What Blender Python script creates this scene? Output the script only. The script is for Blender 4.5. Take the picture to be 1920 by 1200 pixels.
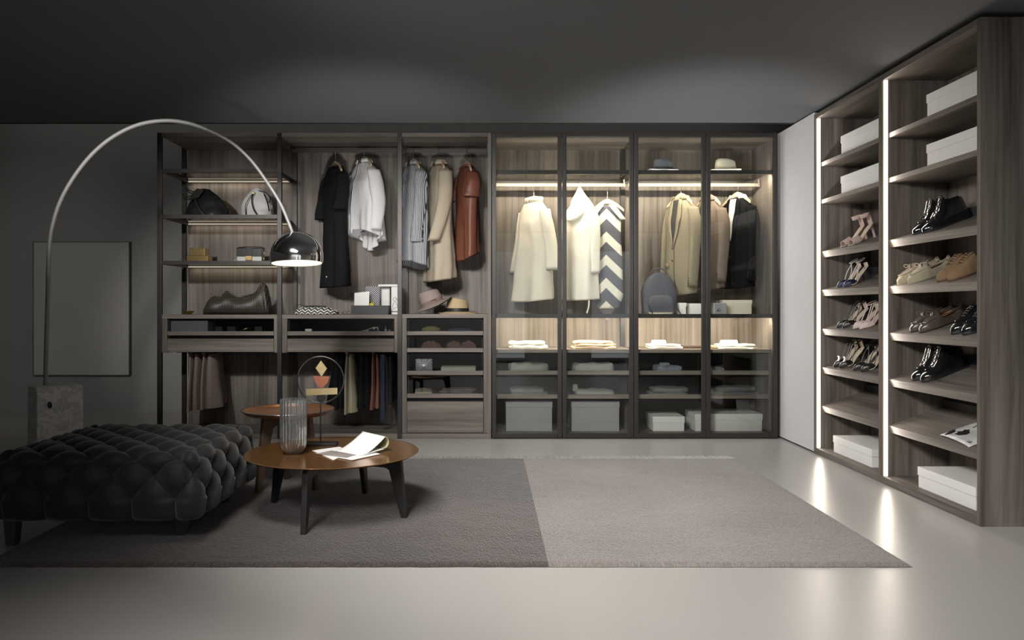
import bpy, math, random
from mathutils import Vector, Matrix, Euler, noise
R = math.radians
PI = math.pi
sc = bpy.context.scene
for o in list(bpy.data.objects):
    bpy.data.objects.remove(o, do_unlink=True)
C = sc.collection

# ------------------------------------------------------------------ camera
F, CX, CY, HC = 1427.0, 914.0, 577.0, 1.1137       # focal length in px of a 1920 frame, principal point, eye height
cam = bpy.data.cameras.new('camera')
cam.sensor_width = 36.0
cam.lens = 36.0 * F / 1920.0
cam.shift_x = (960 - CX) / 1920.0
cam.shift_y = -(600 - CY) / 1920.0
cam.clip_start = 0.05
cam_o = bpy.data.objects.new('camera', cam)
cam_o.location = (0, 0, HC)
cam_o.rotation_euler = (R(90), 0, 0)
C.objects.link(cam_o)
sc.camera = cam_o

# ------------------------------------------------------------------ world, lights, exposure
w = bpy.data.worlds.new('world')
sc.world = w
w.use_nodes = True
w.node_tree.nodes['Background'].inputs[0].default_value = (0.5, 0.52, 0.55, 1)
w.node_tree.nodes['Background'].inputs[1].default_value = 0.02
sc.view_settings.view_transform = 'Standard'
sc.view_settings.look = 'None'
sc.view_settings.exposure = -0.22
sc.view_settings.gamma = 1.0
sc.view_settings.use_curve_mapping = False


def area(name, loc, target, sx, sy, power, col=(1, 1, 1), spread=180):
    l = bpy.data.lights.new(name, 'AREA')
    l.shape = 'RECTANGLE'
    l.size, l.size_y, l.energy, l.color = sx, sy, power, col
    l.spread = R(spread)
    o = bpy.data.objects.new(name, l)
    o.location = loc
    d = Vector(target) - Vector(loc)
    o.rotation_euler = d.to_track_quat('-Z', 'Y').to_euler()
    C.objects.link(o)
    return o


def spot(name, loc, target, power, ang, blend, rad, col=(1, 1, 1)):
    l = bpy.data.lights.new(name, 'SPOT')
    l.energy, l.color, l.spot_size, l.spot_blend, l.shadow_soft_size = power, col, R(ang), blend, rad
    o = bpy.data.objects.new(name, l)
    o.location = loc
    d = Vector(target) - Vector(loc)
    o.rotation_euler = d.to_track_quat('-Z', 'Y').to_euler()
    C.objects.link(o)
    return o


# unseen area lights added over the camera, washing floor and wardrobe towards the right
area('ceiling_light', (-0.9, 2.6, 2.58), (1.3, 5.7, 0.0), 1.2, 0.7, 105, (1.0, 0.97, 0.93), 100)
area('ceiling_light', (-1.0, 0.2, 2.58), (0.95, 2.4, 0.0), 1.2, 0.8, 75, (1.0, 0.97, 0.94), 85)
# unseen fill spots added above the camera's view, aimed at the wardrobe fronts
for sx_, tx_, pw_ in ((-2.9, -4.2, 105), (-2.2, -2.3, 420), (-1.5, -1.0, 280), (-0.7, 0.2, 300), (-0.3, 1.5, 380)):
    spot('track_spot', (sx_, 2.95, 2.40), (tx_, 6.46, 1.42 if tx_ < -2 else 1.3), pw_, 40, 1.0, 0.08, (1.0, 0.97, 0.93))
# unseen spots added near the floor to brighten the far ceiling and wardrobe tops
for sx_, tx_, pw_ in ((-0.3, -1.0, 520), (0.9, 1.7, 900)):
    spot('floor_uplight', (sx_, 2.3, 0.12), (tx_, 6.3, 2.36), pw_, 38, 1.0, 0.2, (1.0, 0.97, 0.94))
# unseen area light added behind the wardrobe to brighten the back wall
area('cove_light', (-1.2, 7.6, 3.46), (-1.2, 7.75, 0), 8.0, 0.25, 6, (1.0, 0.97, 0.92))
# unseen area light added to brighten the wall behind the camera
area('wall_washer', (0.0, -1.5, 2.55), (0.0, -2.5, 1.2), 4.0, 0.3, 38, (1.0, 0.98, 0.96), 120)
LAMP_W = 2.2

# ------------------------------------------------------------------ materials
MATS = {}


def newmat(name):
    m = bpy.data.materials.new(name)
    m.use_nodes = True
    nt = m.node_tree
    return m, nt, nt.nodes['Principled BSDF']


def plain(name, col, rough=0.6, metal=0.0, spec=0.5, bump=0.0, bscale=200.0, var=0.0, vscale=8.0, coat=0.0, sheen=0.0):
    if name in MATS:
        return MATS[name]
    m, nt, b = newmat(name)
    b.inputs['Base Color'].default_value = (*col, 1)
    b.inputs['Roughness'].default_value = rough
    b.inputs['Metallic'].default_value = metal
    b.inputs['Specular IOR Level'].default_value = spec
    b.inputs['Coat Weight'].default_value = coat
    if sheen:
        b.inputs['Sheen Weight'].default_value = sheen
    tc = nt.nodes.new('ShaderNodeTexCoord')
    n = nt.nodes.new('ShaderNodeTexNoise')
    n.inputs['Scale'].default_value = vscale
    n.inputs['Detail'].default_value = 4
    nt.links.new(tc.outputs['Object'], n.inputs['Vector'])
    mx = nt.nodes.new('ShaderNodeMixRGB')
    k = max(var, 0.03)
    mx.inputs[1].default_value = (*[max(0, c * (1 - k)) for c in col], 1)
    mx.inputs[2].default_value = (*[min(1, c * (1 + k)) for c in col], 1)
    nt.links.new(n.outputs['Fac'], mx.inputs[0])
    nt.links.new(mx.outputs[0], b.inputs['Base Color'])
    if bump:
        n2 = nt.nodes.new('ShaderNodeTexNoise')
        n2.inputs['Scale'].default_value = bscale
        n2.inputs['Detail'].default_value = 3
        nt.links.new(tc.outputs['Object'], n2.inputs['Vector'])
        bp = nt.nodes.new('ShaderNodeBump')
        bp.inputs['Strength'].default_value = bump
        bp.inputs['Distance'].default_value = 0.004
        nt.links.new(n2.outputs['Fac'], bp.inputs['Height'])
        nt.links.new(bp.outputs[0], b.inputs['Normal'])
    MATS[name] = m
    return m


def wood(name, axis, dark=(0.068, 0.057, 0.049), light=(0.215, 0.187, 0.163), rough=0.5):
    m, nt, b = newmat(name)
    tc = nt.nodes.new('ShaderNodeTexCoord')
    mp = nt.nodes.new('ShaderNodeMapping')
    s = [38.0, 38.0, 38.0]
    s['xyz'.index(axis)] = 1.3
    mp.inputs['Scale'].default_value = s
    nt.links.new(tc.outputs['Object'], mp.inputs['Vector'])
    n = nt.nodes.new('ShaderNodeTexNoise')
    n.inputs['Scale'].default_value = 1.0
    n.inputs['Detail'].default_value = 6
    n.inputs['Roughness'].default_value = 0.62
    n.inputs['Distortion'].default_value = 0.35
    nt.links.new(mp.outputs[0], n.inputs['Vector'])
    mp2 = nt.nodes.new('ShaderNodeMapping')
    s2 = [6.0, 6.0, 6.0]
    s2['xyz'.index(axis)] = 0.35
    mp2.inputs['Scale'].default_value = s2
    nt.links.new(tc.outputs['Object'], mp2.inputs['Vector'])
    n2 = nt.nodes.new('ShaderNodeTexNoise')
    n2.inputs['Scale'].default_value = 1.0
    n2.inputs['Detail'].default_value = 2
    nt.links.new(mp2.outputs[0], n2.inputs['Vector'])
    ad = nt.nodes.new('ShaderNodeMath')
    ad.operation = 'MULTIPLY_ADD'
    ad.inputs[1].default_value = 0.55
    nt.links.new(n2.outputs['Fac'], ad.inputs[0])
    ml = nt.nodes.new('ShaderNodeMath')
    ml.operation = 'MULTIPLY'
    ml.inputs[1].default_value = 0.55
    nt.links.new(n.outputs['Fac'], ml.inputs[0])
    nt.links.new(ml.outputs[0], ad.inputs[2])
    cr = nt.nodes.new('ShaderNodeValToRGB')
    cr.color_ramp.elements[0].position = 0.41
    cr.color_ramp.elements[0].color = (*dark, 1)
    cr.color_ramp.elements[1].position = 0.70
    cr.color_ramp.elements[1].color = (*light, 1)
    nt.links.new(ad.outputs[0], cr.inputs[0])
    nt.links.new(cr.outputs[0], b.inputs['Base Color'])
    b.inputs['Roughness'].default_value = rough
    b.inputs['Specular IOR Level'].default_value = 0.35
    bp = nt.nodes.new('ShaderNodeBump')
    bp.inputs['Strength'].default_value = 0.12
    bp.inputs['Distance'].default_value = 0.002
    nt.links.new(n.outputs['Fac'], bp.inputs['Height'])
    nt.links.new(bp.outputs[0], b.inputs['Normal'])
    return m


def glass(name, tint=(0.9, 0.92, 0.92), refl=1.0, rough=0.0, ior=1.45):
    m = bpy.data.materials.new(name)
    m.use_nodes = True
    nt = m.node_tree
    nt.nodes.clear()
    out = nt.nodes.new('ShaderNodeOutputMaterial')
    tr = nt.nodes.new('ShaderNodeBsdfTransparent')
    tr.inputs[0].default_value = (*tint, 1)
    gl = nt.nodes.new('ShaderNodeBsdfGlossy')
    gl.inputs['Color'].default_value = (refl, refl, refl, 1)
    gl.inputs['Roughness'].default_value = rough
    fr = nt.nodes.new('ShaderNodeFresnel')
    fr.inputs['IOR'].default_value = ior
    mx = nt.nodes.new('ShaderNodeMixShader')
    nt.links.new(fr.outputs[0], mx.inputs[0])
    nt.links.new(tr.outputs[0], mx.inputs[1])
    nt.links.new(gl.outputs[0], mx.inputs[2])
    nt.links.new(mx.outputs[0], out.inputs[0])
    return m


def emit(name, col, strength):
    m = bpy.data.materials.new(name)
    m.use_nodes = True
    nt = m.node_tree
    nt.nodes.clear()
    out = nt.nodes.new('ShaderNodeOutputMaterial')
    e = nt.nodes.new('ShaderNodeEmission')
    e.inputs[0].default_value = (*col, 1)
    e.inputs[1].default_value = strength
    nt.links.new(e.outputs[0], out.inputs[0])
    return m


def pattern(name, build, rough=0.8):
    """build(nt, objectcoord_socket) -> colour socket"""
    m, nt, b = newmat(name)
    tc = nt.nodes.new('ShaderNodeTexCoord')
    nt.links.new(build(nt, tc.outputs['Object']), b.inputs['Base Color'])
    b.inputs['Roughness'].default_value = rough
    return m


def mth(nt, op, a, b_=None):
    n = nt.nodes.new('ShaderNodeMath')
    n.operation = op
    for i, v in enumerate((a, b_)):
        if v is None:
            continue
        if isinstance(v, (int, float)):
            n.inputs[i].default_value = v
        else:
            nt.links.new(v, n.inputs[i])
    return n.outputs[0]


def mixc(nt, fac, c1, c2):
    n = nt.nodes.new('ShaderNodeMixRGB')
    nt.links.new(fac, n.inputs[0])
    n.inputs[1].default_value = (*c1, 1)
    n.inputs[2].default_value = (*c2, 1)
    return n.outputs[0]


WZ = wood('wood_vertical', 'z')
WX = wood('wood_across', 'x')
WY = wood('wood_deep', 'y')
METAL = plain('dark_bronze_metal', (0.045, 0.042, 0.040), 0.42, 0.6)
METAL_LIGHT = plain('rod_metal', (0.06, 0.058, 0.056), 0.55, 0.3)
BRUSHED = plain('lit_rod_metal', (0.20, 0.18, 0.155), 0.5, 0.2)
CHROME = plain('chrome', (0.92, 0.92, 0.92), 0.07, 1.0)
STEEL = plain('satin_steel', (0.45, 0.45, 0.45), 0.3, 1.0)
GOLD = plain('gold', (0.62, 0.46, 0.2), 0.25, 1.0)
BLACK = plain('black_plastic', (0.012, 0.012, 0.013), 0.5)
LINER = plain('dark_liner', (0.03, 0.03, 0.031), 0.8)
WHITE = plain('white_card', (0.72, 0.71, 0.69), 0.7, bump=0.05, bscale=400)
PAPER = plain('paper', (0.75, 0.74, 0.72), 0.75)
GLASS = glass('clear_door_glass', (0.90, 0.91, 0.90), 1.0)
SMOKE = glass('smoked_drawer_glass', (0.78, 0.79, 0.79), 1.0)
SHELFGLASS = glass('shelf_glass', (0.86, 0.88, 0.87), 0.9)
LED = emit('led_warm', (1.0, 0.86, 0.66), 14)
LEDSHOE = emit('led_shoe', (1.0, 0.85, 0.70), 5)
LEDSOFT = emit('led_soft', (1.0, 0.85, 0.66), 0.5)

# ------------------------------------------------------------------ mesh helpers


class MB:
    def __init__(self):
        self.v, self.f = [], []

    def add(self, vs, fs):
        n = len(self.v)
        self.v += [tuple(p) for p in vs]
        self.f += [tuple(i + n for i in q) for q in fs]
        return self

    def box(self, x0, x1, y0, y1, z0, z1):
        vs = [(x, y, z) for z in (z0, z1) for y in (y0, y1) for x in (x0, x1)]
        return self.add(vs, [(0, 2, 3, 1), (4, 5, 7, 6), (0, 1, 5, 4), (2, 6, 7, 3), (0, 4, 6, 2), (1, 3, 7, 5)])

    def prism(self, pts, axis, a0, a1):
        """polygon pts (u,v) extruded along axis; x: (y,z)  y: (x,z)  z: (x,y)"""
        def mk(u, v, a):
            return {'x': (a, u, v), 'y': (u, a, v), 'z': (u, v, a)}[axis]
        n = len(pts)
        vs = [mk(u, v, a0) for u, v in pts] + [mk(u, v, a1) for u, v in pts]
        fs = [tuple(range(n))[::-1], tuple(range(n, 2 * n))]
        fs += [(i, (i + 1) % n, n + (i + 1) % n, n + i) for i in range(n)]
        return self.add(vs, fs)

    def loft(self, rings, cap0=True, cap1=True, closed=True):
        n = len(rings[0])
        vs = [p for r in rings for p in r]
        fs = []
        m = n if closed else n - 1
        for i in range(len(rings) - 1):
            for j in range(m):
                k = (j + 1) % n
                fs.append((i * n + j, i * n + k, (i + 1) * n + k, (i + 1) * n + j))
        if cap0 and closed:
            fs.append(tuple(range(n))[::-1])
        if cap1 and closed:
            b = (len(rings) - 1) * n
            fs.append(tuple(b + j for j in range(n)))
        return self.add(vs, fs)

    def lathe(self, prof, n=32, cx=0, cy=0, cz=0, sx=1, sy=1, cap0=True, cap1=True, fn=None):
        rings = []
        for (r, z) in prof:
            ring = []
            for j in range(n):
                a = 2 * PI * j / n
                k = fn(a, z) if fn else 1
                ring.append((cx + r * k * math.cos(a) * sx, cy + r * k * math.sin(a) * sy, cz + z))
            rings.append(ring)
        return self.loft(rings, cap0, cap1)

    def tube(self, pts, r, n=8, flat=None, caps=True):
        pts = [Vector(p) for p in pts]
        rings = []
        up = Vector((0, 0, 1))
        prev = None
        for i, p in enumerate(pts):
            t = (pts[min(i + 1, len(pts) - 1)] - pts[max(i - 1, 0)])
            if t.length < 1e-9:
                t = Vector((0, 0, 1))
            t.normalize()
            if prev is None:
                a = up.cross(t)
                if a.length < 1e-3:
                    a = Vector((1, 0, 0)).cross(t)
            else:
                a = prev - t * prev.dot(t)
            a.normalize()
            prev = a
            b = t.cross(a)
            rr = r[i] if isinstance(r, (list, tuple)) else r
            fb = rr if flat is None else flat
            rings.append([p + a * (math.cos(2 * PI * j / n) * rr) + b * (math.sin(2 * PI * j / n) * fb) for j in range(n)])
        return self.loft(rings, caps, caps)

    def grid(self, fn, nu, nv):
        vs = [fn(i / nu, j / nv) for j in range(nv + 1) for i in range(nu + 1)]
        fs = [(j * (nu + 1) + i, j * (nu + 1) + i + 1, (j + 1) * (nu + 1) + i + 1, (j + 1) * (nu + 1) + i)
              for j in range(nv) for i in range(nu)]
        return self.add(vs, fs)

    def xf(self, mat):
        self.v = [tuple(mat @ Vector(p)) for p in self.v]
        return self


def orig(parent):
    while parent.parent:
        parent = parent.parent
    return Vector(parent.location)


def build(name, mb, mat, parent=None, smooth=False, bevel=0.0, world=True, solid=0.0, sub=0, angle=40):
    """link MB as one mesh object. world=True: vertices are in world space (parent unrotated)"""
    vs = [Vector(p) for p in mb.v]
    loc = Vector((0, 0, 0))
    if parent is not None:
        if world:
            o0 = orig(parent)
            vs = [p - o0 for p in vs]
    elif world:
        xs = [p.x for p in vs]; ys = [p.y for p in vs]; zs = [p.z for p in vs]
        loc = Vector(((min(xs) + max(xs)) / 2, (min(ys) + max(ys)) / 2, min(zs)))
        vs = [p - loc for p in vs]
    me = bpy.data.meshes.new(name)
    me.from_pydata(vs, [], mb.f)
    me.update()
    me.materials.append(mat)
    if smooth:
        me.polygons.foreach_set('use_smooth', [True] * len(me.polygons))
        if angle < 180:
            me.set_sharp_from_angle(angle=R(angle))
    o = bpy.data.objects.new(name, me)
    o.location = loc
    C.objects.link(o)
    if parent is not None:
        o.parent = parent
    if solid:
        s = o.modifiers.new('solid', 'SOLIDIFY'); s.thickness = solid; s.offset = 0
    if sub:
        s = o.modifiers.new('sub', 'SUBSURF'); s.levels = sub; s.render_levels = sub
    if bevel:
        bv = o.modifiers.new('bevel', 'BEVEL'); bv.width = bevel; bv.segments = 2; bv.limit_method = 'ANGLE'; bv.angle_limit = R(40)
    return o


def tag(o, label, cat, group=None):
    o['label'] = label
    o['category'] = cat
    if group:
        o['group'] = group
    return o


def thing(name, label, cat, loc=(0, 0, 0), rot=(0, 0, 0), group=None):
    o = bpy.data.objects.new(name, None)
    o.empty_display_size = 0.05
    o.location = loc
    o.rotation_euler = rot
    C.objects.link(o)
    return tag(o, label, cat, group)


def struct(name, mb, mat, parent=None, **k):
    o = build(name, mb, mat, parent, **k)
    if parent is None:
        o['kind'] = 'structure'
    return o


def bx(*a):
    return MB().box(*a)


def wx(px, Y):
    return (px - CX) / F * Y


def wz(py, Y):
    return HC - (py - CY) / F * Y


def sgnpow(c, e):
    return math.copysign(abs(c) ** e, c)


def interp(tab, t):
    """piecewise smooth interpolation of [(t, v...), ...]"""
    if t <= tab[0][0]:
        return tab[0][1:]
    for a, b in zip(tab, tab[1:]):
        if t <= b[0]:
            k = (t - a[0]) / (b[0] - a[0])
            k = k * k * (3 - 2 * k) * 0.5 + k * 0.5
            return tuple(p + (q - p) * k for p, q in zip(a[1:], b[1:]))
    return tab[-1][1:]


def catmull(pts, n=8):
    pts = [Vector(p) for p in pts]
    P = [pts[0] * 2 - pts[1]] + pts + [pts[-1] * 2 - pts[-2]]
    out = []
    for i in range(1, len(P) - 2):
        for k in range(n):
            t = k / n
            a, b, c, d = P[i - 1], P[i], P[i + 1], P[i + 2]
            out.append(0.5 * ((2 * b) + (c - a) * t + (2 * a - 5 * b + 4 * c - d) * t * t + (3 * b - a - 3 * c + d) * t ** 3))
    out.append(pts[-1])
    return out


# ================================================================== THE SETTING
CEIL = 2.624
YF, YB = 6.46, 7.01          # wardrobe front and back-panel planes


def floor_mat():
    m, nt, b = newmat('resin_floor')
    tc = nt.nodes.new('ShaderNodeTexCoord')
    n = nt.nodes.new('ShaderNodeTexNoise')
    n.inputs['Scale'].default_value = 0.9
    n.inputs['Detail'].default_value = 6
    nt.links.new(tc.outputs['Object'], n.inputs['Vector'])
    nt.links.new(mixc(nt, n.outputs['Fac'], (0.40, 0.385, 0.365), (0.46, 0.445, 0.425)), b.inputs['Base Color'])
    b.inputs['Roughness'].default_value = 0.30
    b.inputs['Specular IOR Level'].default_value = 0.5
    n2 = nt.nodes.new('ShaderNodeTexNoise')
    n2.inputs['Scale'].default_value = 5
    n2.inputs['Detail'].default_value = 5
    nt.links.new(tc.outputs['Object'], n2.inputs['Vector'])
    bp = nt.nodes.new('ShaderNodeBump')
    bp.inputs['Strength'].default_value = 0.12
    bp.inputs['Distance'].default_value = 0.01
    nt.links.new(n2.outputs['Fac'], bp.inputs['Height'])
    nt.links.new(bp.outputs[0], b.inputs['Normal'])
    return m


WALLP = plain('wall_paint', (0.34, 0.335, 0.325), 0.9, var=0.03, bump=0.04, bscale=60)
WALLR = plain('wall_panel_paint', (0.60, 0.59, 0.595), 0.85)
CEILP = plain('ceiling_paint', (0.132, 0.138, 0.145), 0.9)
struct('floor', bx(-5.7, 3.7, -2.6, 8.25, -0.12, 0), floor_mat())
struct('ceiling', bx(-5.7, 3.7, -2.6, 6.23, CEIL, CEIL + 0.12), CEILP)
struct('ceiling_upper', bx(-5.7, 3.7, 6.11, 8.25, 3.5, 3.6), CEILP)
struct('wall_upper_front', bx(-5.7, 3.7, 6.11, 6.23, CEIL + 0.12, 3.5), CEILP)
struct('wall_back', bx(-5.7, 3.7, 8.11, 8.25, 0, 3.5), WALLP)
struct('wall_left', bx(-5.7, -5.56, -2.6, 8.11, 0, 3.5), WALLP)
struct('wall_front', bx(-5.56, 3.7, -2.6, -2.48, 0, CEIL), plain('front_wall_paint', (0.72, 0.71, 0.70), 0.9))
GLOWPANE = emit('frosted_daylight_pane', (0.92, 0.96, 1.0), 1.3)  # added glowing panels behind the camera, for reflections in chrome and glass
for k_, (wa, wb) in enumerate(((0.10, 0.80), (2.05, 2.95))):
    m_ = MB()
    m_.box(wa, wa + .05, -2.48, -2.42, 0.05, 2.3).box(wb - .05, wb, -2.48, -2.42, 0.05, 2.3).box(wa + .05, wb - .05, -2.48, -2.42, 0.05, 0.1).box(wa + .05, wb - .05, -2.48, -2.42, 2.25, 2.3)
    wo = struct('window_%d' % (k_ + 1), m_, WALLR)
    build('window_pane', MB().box(wa + .05, wb - .05, -2.475, -2.45, .1, 2.25), GLOWPANE, wo, world=False)
    wo.children[0].data.transform(Matrix.Translation(-wo.location))
struct('wall_side', bx(3.56, 3.7, -2.48, 8.11, 0, 3.5), WALLP)
struct('wall_right', bx(2.505, 3.56, 5.845, 6.9, 0.012, 2.612), WALLR)
struct('baseboard_right', bx(2.511, 3.5, 5.85, 6.9, 0, 0.012), BLACK)
struct('trim_1', bx(-5.56, 2.50, 6.215, 6.23, CEIL - 0.006, CEIL), METAL)

# ================================================================== OPEN WARDROBE BAYS
S = F / YF


def fx(px):
    return (px - CX) / S


def fz(py):
    return HC - (py - CY) / S


ZT = fz(249)          # top of the wardrobe
bays = [
    ('open dark-framed wardrobe bay with three glass shelves holding handbags', 298.5, 523.7, True),
    ('open wardrobe bay with black dress and white shirt on its rail', 523.7, 749.4, True),
    ('narrow open wardrobe bay with striped shirt, beige coat and rust top', 749.4, 920.5, False),
]
for bi, (lab, pa, pb, _) in enumerate(bays):
    xa, xb = fx(pa), fx(pb)
    t = thing('open_wardrobe', lab, 'wardrobe', ((xa + xb) / 2, YF + 0.28, 0), group='open wardrobe bays')
    pw = 0.019
    # posts on the left-hand side of each bay
    build('post', bx(xa - pw, xa + pw, YF, YF + 0.03, 0, ZT), METAL, t, bevel=0.002)
    build('post', bx(xa - pw, xa + pw, YB - 0.03, YB, 0, ZT), METAL, t, bevel=0.002)
    x0, x1 = xa + pw, xb - pw
    if bi == 2:
        x1 = fx(914.5)
        build('side_panel', bx(x1, fx(921), YF + 0.002, YB + 0.02, 0, ZT), WZ, t, bevel=0.0015)
    build('top_panel', bx(x0, x1, YF + 0.002, YB + 0.02, ZT - 0.033, ZT), WX, t, bevel=0.0015)
    build('base_panel', bx(x0, x1, YF + 0.006, YB + 0.02, 0.0, 0.045), WX, t, bevel=0.0015)
    build('back_panel', bx(x0 if bi else x0 + 0.012, x1, YB + 0.001, YB + 0.02, 0.045, ZT - 0.033), WZ, t)
    if bi == 0:
        for z in (fz(320), fz(406), fz(492.5)):
            m = MB()
            h = 0.016
            m.box(x0, x1, YF + 0.002, YF + 0.028, z - h, z + h)
            m.box(x0, x1, YB - 0.028, YB - 0.002, z - h, z + h)
            m.box(x0, x0 + 0.022, YF + 0.028, YB - 0.028, z - h, z + h)
            m.box(x1 - 0.022, x1, YF + 0.028, YB - 0.028, z - h, z + h)
            s = build('shelf', m, METAL, t)
            build('glass_shelf', bx(x0 + 0.022, x1 - 0.022, YF + 0.028, YB - 0.028, z + 0.004, z + 0.012), SHELFGLASS, s)
            build('led_strip', bx(x0 + 0.03, x1 - 0.03, YB - 0.05, YB - 0.03, z - 0.014, z - 0.002), LEDSOFT, s)
            area('shelf_led', ((x0 + x1) / 2, YB - 0.045, z - 0.018), ((x0 + x1) / 2, YB + 0.02, z - 0.3), x1 - x0 - 0.1, 0.012, 0.55, (1, 0.86, 0.68))
    else:
        m = MB()
        zr = 2.51
        m.box(x0 + 0.002, x1 - 0.002, 6.768, 6.782, zr - 0.016, zr + 0.016)
        rr = build('hanging_rod', m, METAL_LIGHT, t, bevel=0.002)
        for xx in (x0, x1 - 0.008):
            build('rod_bracket', bx(xx, xx + 0.008, 6.76, 6.79, zr - 0.022, ZT - 0.033), METAL, t)

# ------------------------------------------------------------------ drawer units


def drawer_unit(label, pl, pr, ptop, pbot, ol, orr, rows, group, yf=YF + 0.012, mat_side=WZ, topdeep=YB):
    """rows: list of (kind, ytop, ybot) in image rows on the front plane"""
    xa, xb = fx(pl), fx(pr)
    za, zb = fz(ptop), fz(pbot)
    xo0, xo1 = fx(ol), fx(orr)
    t = thing('drawer_unit', label, 'drawers', ((xa + xb) / 2, YF + 0.28, zb), group=group)
    zt = za - 0.034
    build('top_board', bx(xa, xb, yf, topdeep, zt, za), WX, t, bevel=0.0015)
    build('side_panel', bx(xa, xo0 - 0.003, yf, topdeep, zb, zt), mat_side, t, bevel=0.001)
    build('side_panel', bx(xo1 + 0.003, xb, yf, topdeep, zb, zt), mat_side, t, bevel=0.001)
    build('back_board', bx(xo0, xo1, topdeep - 0.02, topdeep, zb, zt), LINER, t)
    for kind, y0, y1 in rows:
        z1, z0 = fz(y0), fz(y1)
        if kind == 'wood':
            d = build('drawer', bx(xo0, xo1, yf, yf + 0.45, z0 + 0.001, z1), WX, t, bevel=0.0012)
            build('finger_gap', bx(xo0, xo1, yf + 0.07, yf + 0.08, z1, z1 + 0.024), BLACK, d)
        else:                                   # glass front over a wooden rail
            zr = z0 + 0.037
            m = MB().box(xo0, xo1, yf, yf + 0.022, z0 + 0.002, zr)
            d = build('drawer', m, WX, t, bevel=0.0012)
            build('drawer_tray', MB().box(xo0 + 0.006, xo1 - 0.006, yf + 0.022, topdeep - 0.04, z0 + 0.004, z0 + 0.02)
                  .box(xo0 + 0.004, xo0 + 0.012, yf + 0.03, topdeep - 0.05, z0 + 0.004, z1 - 0.012)
                  .box(xo1 - 0.012, xo1 - 0.004, yf + 0.03, topdeep - 0.05, z0 + 0.004, z1 - 0.012), LINER, d)
            build('glass_front', bx(xo0 + 0.002, xo1 - 0.002, yf + 0.008, yf + 0.014, zr, z1 - 0.003), SMOKE, d)
    return t


drawer_unit('hanging two-drawer wooden unit under the woven bag', 302.6, 519.6, 590, 661.5, 312.5, 512.5,
            [('glass', 597.5, 629.5), ('wood', 635.5, 660.5)], 'two-drawer hanging units')
drawer_unit('hanging two-drawer wooden unit under the zigzag clutch', 528, 746, 590, 661.5, 538, 738.5,
            [('glass', 597.5, 629.5), ('wood', 635.5, 660.5)], 'two-drawer hanging units')
drawer_unit('tall chest of glass-fronted drawers under the two straw hats', 753.8, 914.4, 589, 812.5, 763, 906,
            [('glass', 597.5, 629.2), ('glass', 629.8, 661), ('glass', 662, 704), ('glass', 704.6, 747), ('wood', 753.8, 812)],
            'drawer chests')

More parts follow.
